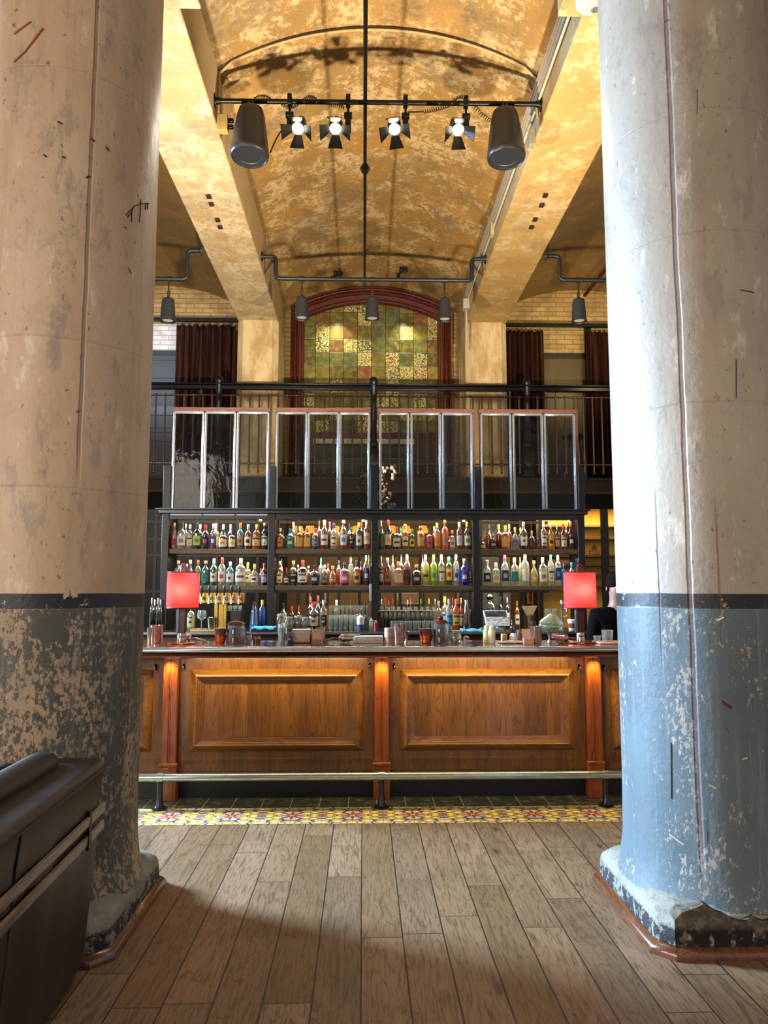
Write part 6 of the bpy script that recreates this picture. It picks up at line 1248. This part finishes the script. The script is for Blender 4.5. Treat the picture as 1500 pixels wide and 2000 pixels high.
rocks(1186, 5.80, ZB+.0145, .088, .088, 'cut rocks glass of amber whisky on the pale tray', True); rocks(1166, 5.83, ZB, .062, .058, 'smaller clear rocks glass left of the whisky glass', False)
# ================================================================ PERSON BEHIND THE BAR
pxh = at(1196, 1150, 6.75); X0 = pxh.x+.03; YPn = 6.75
pe = thing('person', 'person with short dark hair in black shirt behind the bar, half hidden', 'person', None, (X0, YPn, 0))
Msk = plain('#b58674', .5); Msh = plain('#060607', .9, spec=.1); Mhr = plain('#140c08', .85, spec=.1)
def skin(name, verts, edges, radii, mat, parent, sub=2, root=0):
    me = bpy.data.meshes.new(name); me.from_pydata(verts, edges, []); me.materials.append(mat)
    o = bpy.data.objects.new(name, me); COL.objects.link(o); o.parent = parent; o.matrix_parent_inverse = Matrix.Translation(parent.location).inverted()
    sk = o.modifiers.new('skin', 'SKIN'); sk.use_smooth_shade = True
    lay = me.skin_vertices[0].data if me.skin_vertices else None
    if lay is None:
        bm = bmesh.new(); bm.from_mesh(me); bm.verts.layers.skin.verify(); bm.to_mesh(me); bm.free(); lay = me.skin_vertices[0].data
    for i, r in enumerate(radii): lay[i].radius = r if isinstance(r, tuple) else (r, r); lay[i].use_root = (i == root)
    s = o.modifiers.new('sub', 'SUBSURF'); s.levels = sub; s.render_levels = sub
    return o
hz = pxh.z   # ear height
V = [(0, 0, hz-.62), (0, 0, hz-.44), (0, .0, hz-.28), (0, -.01, hz-.17), (0, -.015, hz-.10), (0, -.02, hz-.02), (0, -.03, hz+.07),
     (-.19, 0, hz-.235), (-.23, -.04, hz-.50), (-.20, -.24, hz-.56), (.19, 0, hz-.235), (.23, -.04, hz-.50), (.16, -.24, hz-.56),
     (-.10, 0, hz-.68), (-.11, 0, hz-1.06), (-.11, .02, .08), (-.11, -.10, .035), (.10, 0, hz-.68), (.11, 0, hz-1.06), (.11, .02, .08), (.11, -.10, .035)]
E_ = [(0, 1), (1, 2), (2, 3), (3, 4), (4, 5), (5, 6), (2, 7), (7, 8), (8, 9), (2, 10), (10, 11), (11, 12), (0, 13), (13, 14), (14, 15), (15, 16), (0, 17), (17, 18), (18, 19), (19, 20)]
RR = [(.15, .11), (.15, .11), (.14, .10), .062, .060, (.072, .09), (.066, .08), .062, .048, .034, .062, .048, .034, .085, .06, .042, .035, .085, .06, .042, .035]
V = [(X0+a, YPn+b_, c) for a, b_, c in V]
skin('body', V, E_, RR, Msk, pe)
# shirt over torso and sleeves
V2 = [(0, 0, hz-.62), (0, 0, hz-.44), (0, .0, hz-.27), (0, -.005, hz-.155), (-.19, 0, hz-.235), (-.235, -.04, hz-.50), (-.205, -.20, hz-.55), (.19, 0, hz-.235), (.235, -.04, hz-.50), (.165, -.20, hz-.55)]
skin('shirt', [(X0+a, YPn+b_, c) for a, b_, c in V2], [(0, 1), (1, 2), (2, 3), (2, 4), (4, 5), (5, 6), (2, 7), (7, 8), (8, 9)], [(.17, .135), (.168, .13), (.16, .122), .070, .078, .062, .048, .078, .062, .048], Msh, pe)
skin('trousers', [(X0+a, YPn+b_, c) for a, b_, c in [(0, 0, hz-.60), (0, 0, hz-.68), (-.10, 0, hz-.74), (-.11, 0, hz-1.06), (-.11, .02, .10), (.10, 0, hz-.74), (.11, 0, hz-1.06), (.11, .02, .10)]], [(0, 1), (1, 2), (2, 3), (3, 4), (1, 5), (5, 6), (6, 7)], [(.165, .125), (.165, .125), .10, .078, .062, .10, .078, .062], plain('#15151a', .8), pe)
# hair cap, ear, face
b = MB(); hc = Vector((X0, YPn-.02, hz+.035))
rows = []
for j in range(13):
    th_ = PI*(j/12)*.62; rows.append([(hc.x+.088*math.sin(th_)*math.cos(a), hc.y+.012+(.108 if math.sin(a) > 0 else .100)*math.sin(th_)*math.sin(a), hc.z+.02+.108*math.cos(th_)-(0.045*max(0, math.sin(a)) if j > 7 else 0)) for a in [2*PI*k/28 for k in range(29)]])
b.grid(rows).build('hair', Mhr, pe, sharp=80)
for s in (-1, 1):
    MB().lathe([(.001, -.006), (.014, -.005), (.018, .0), (.013, .006), (.001, .003)], (X0+s*.081, YPn+.0, hz), 14, axis=(s, .25, 0), sy=1.6).build('ear', Msk, pe)
MB().lathe([(.004, 0), (.012, .02), (.004, .045)], (X0, YPn-.125, hz-.035), 10).build('nose', Msk, pe)
for s in (-.03, .03): MB().sphere((X0+s, YPn-.108, hz+.012), .010, 10).build('eye', plain('#efe9e4', .3), pe)
MB().tube([(X0-.022, YPn-.104, hz-.065), (X0, YPn-.112, hz-.063), (X0+.022, YPn-.104, hz-.065)], .005, 8).build('mouth', plain('#8a4a42', .5), pe)
# hands with five fingers, resting on the bar's inner edge side
for s, (wx, wy, wz) in ((-1, (X0-.20, YPn-.24, hz-.56)), (1, (X0+.16, YPn-.24, hz-.56))):
    vv = [(wx, wy, wz), (wx, wy-.045, wz-.008), (wx, wy-.085, wz-.014)]; ee = [(0, 1), (1, 2)]; rr = [.026, (.036, .018), (.038, .015)]
    for k, (dx, L_) in enumerate(((-.030, .062), (-.010, .072), (.011, .068), (.031, .052))):
        i0 = len(vv); vv += [(wx+dx, wy-.10, wz-.016), (wx+dx*1.1, wy-.10-L_*.5, wz-.024), (wx+dx*1.1, wy-.10-L_*.9, wz-.046)]; ee += [(2, i0), (i0, i0+1), (i0+1, i0+2)]; rr += [.0095, .009, .0075]
    i0 = len(vv); vv += [(wx-s*-.04, wy-.05, wz-.015), (wx-s*-.055, wy-.085, wz-.03)]; ee += [(1, i0), (i0, i0+1)]; rr += [.011, .009]
    skin('hand', vv, ee, rr, Msk, pe, 1)

# bottle opener stick hung on the middle post, and the numerals on the liqueur label
p = at(724, 1140, 7.46); t = thing('bar_stick', 'black and white stick tool hanging on the central black shelf post', 'bar tool', None, tuple(p))
MB().box(p.x-.011, p.x+.011, 7.455, 7.468, p.z, p.z+.17).build('grip', plain('#101014', .4), t, bevel=.004)
MB().box(p.x-.011, p.x+.011, 7.455, 7.468, p.z-.17, p.z-.0005).build('white_strip', plain('#b9bdc4', .35, .3), t, bevel=.003)
MB().tube([(p.x, 7.463, p.z+.168), (p.x+.01, 7.463, p.z+.19), (p.x+.004, 7.478, p.z+.20)], .004, 8).build('hook', plain('#8d9096', .3, .8), t)
for o in list(bpy.data.objects):
    if o.get('label', '').startswith('golden liqueur bottle'):
        x, y, z = cpt(632, 7.44), 7.44, ZK; h = at(632, 1172, 7.44).z-ZK; r = 15*7.44/FPX/2
        MB().lathe([(.001, 0), (.023, 0)], (x, y-r*1.03-.0015, z+h*.40), 20, axis=(0, -1, 0), cap=False).build('round_label', plain('#0e0e10', .5), o)
        fc = bpy.data.curves.new('numerals', 'FONT'); fc.body = '43'; fc.size = .024; fc.align_x = 'CENTER'; fc.align_y = 'CENTER'; fc.extrude = .0005; fc.materials.append(plain('#f0ece2', .5))
        fo = bpy.data.objects.new('numerals', fc); COL.objects.link(fo)
        me = bpy.data.meshes.new_from_object(fo.evaluated_get(bpy.context.evaluated_depsgraph_get())); bpy.data.objects.remove(fo)
        fo = bpy.data.objects.new('numerals', me); COL.objects.link(fo); fo.parent = o
        fo.location = Vector((x, y-r*1.03-.003, z+h*.40))-o.location; fo.rotation_euler = (PI/2, 0, 0)
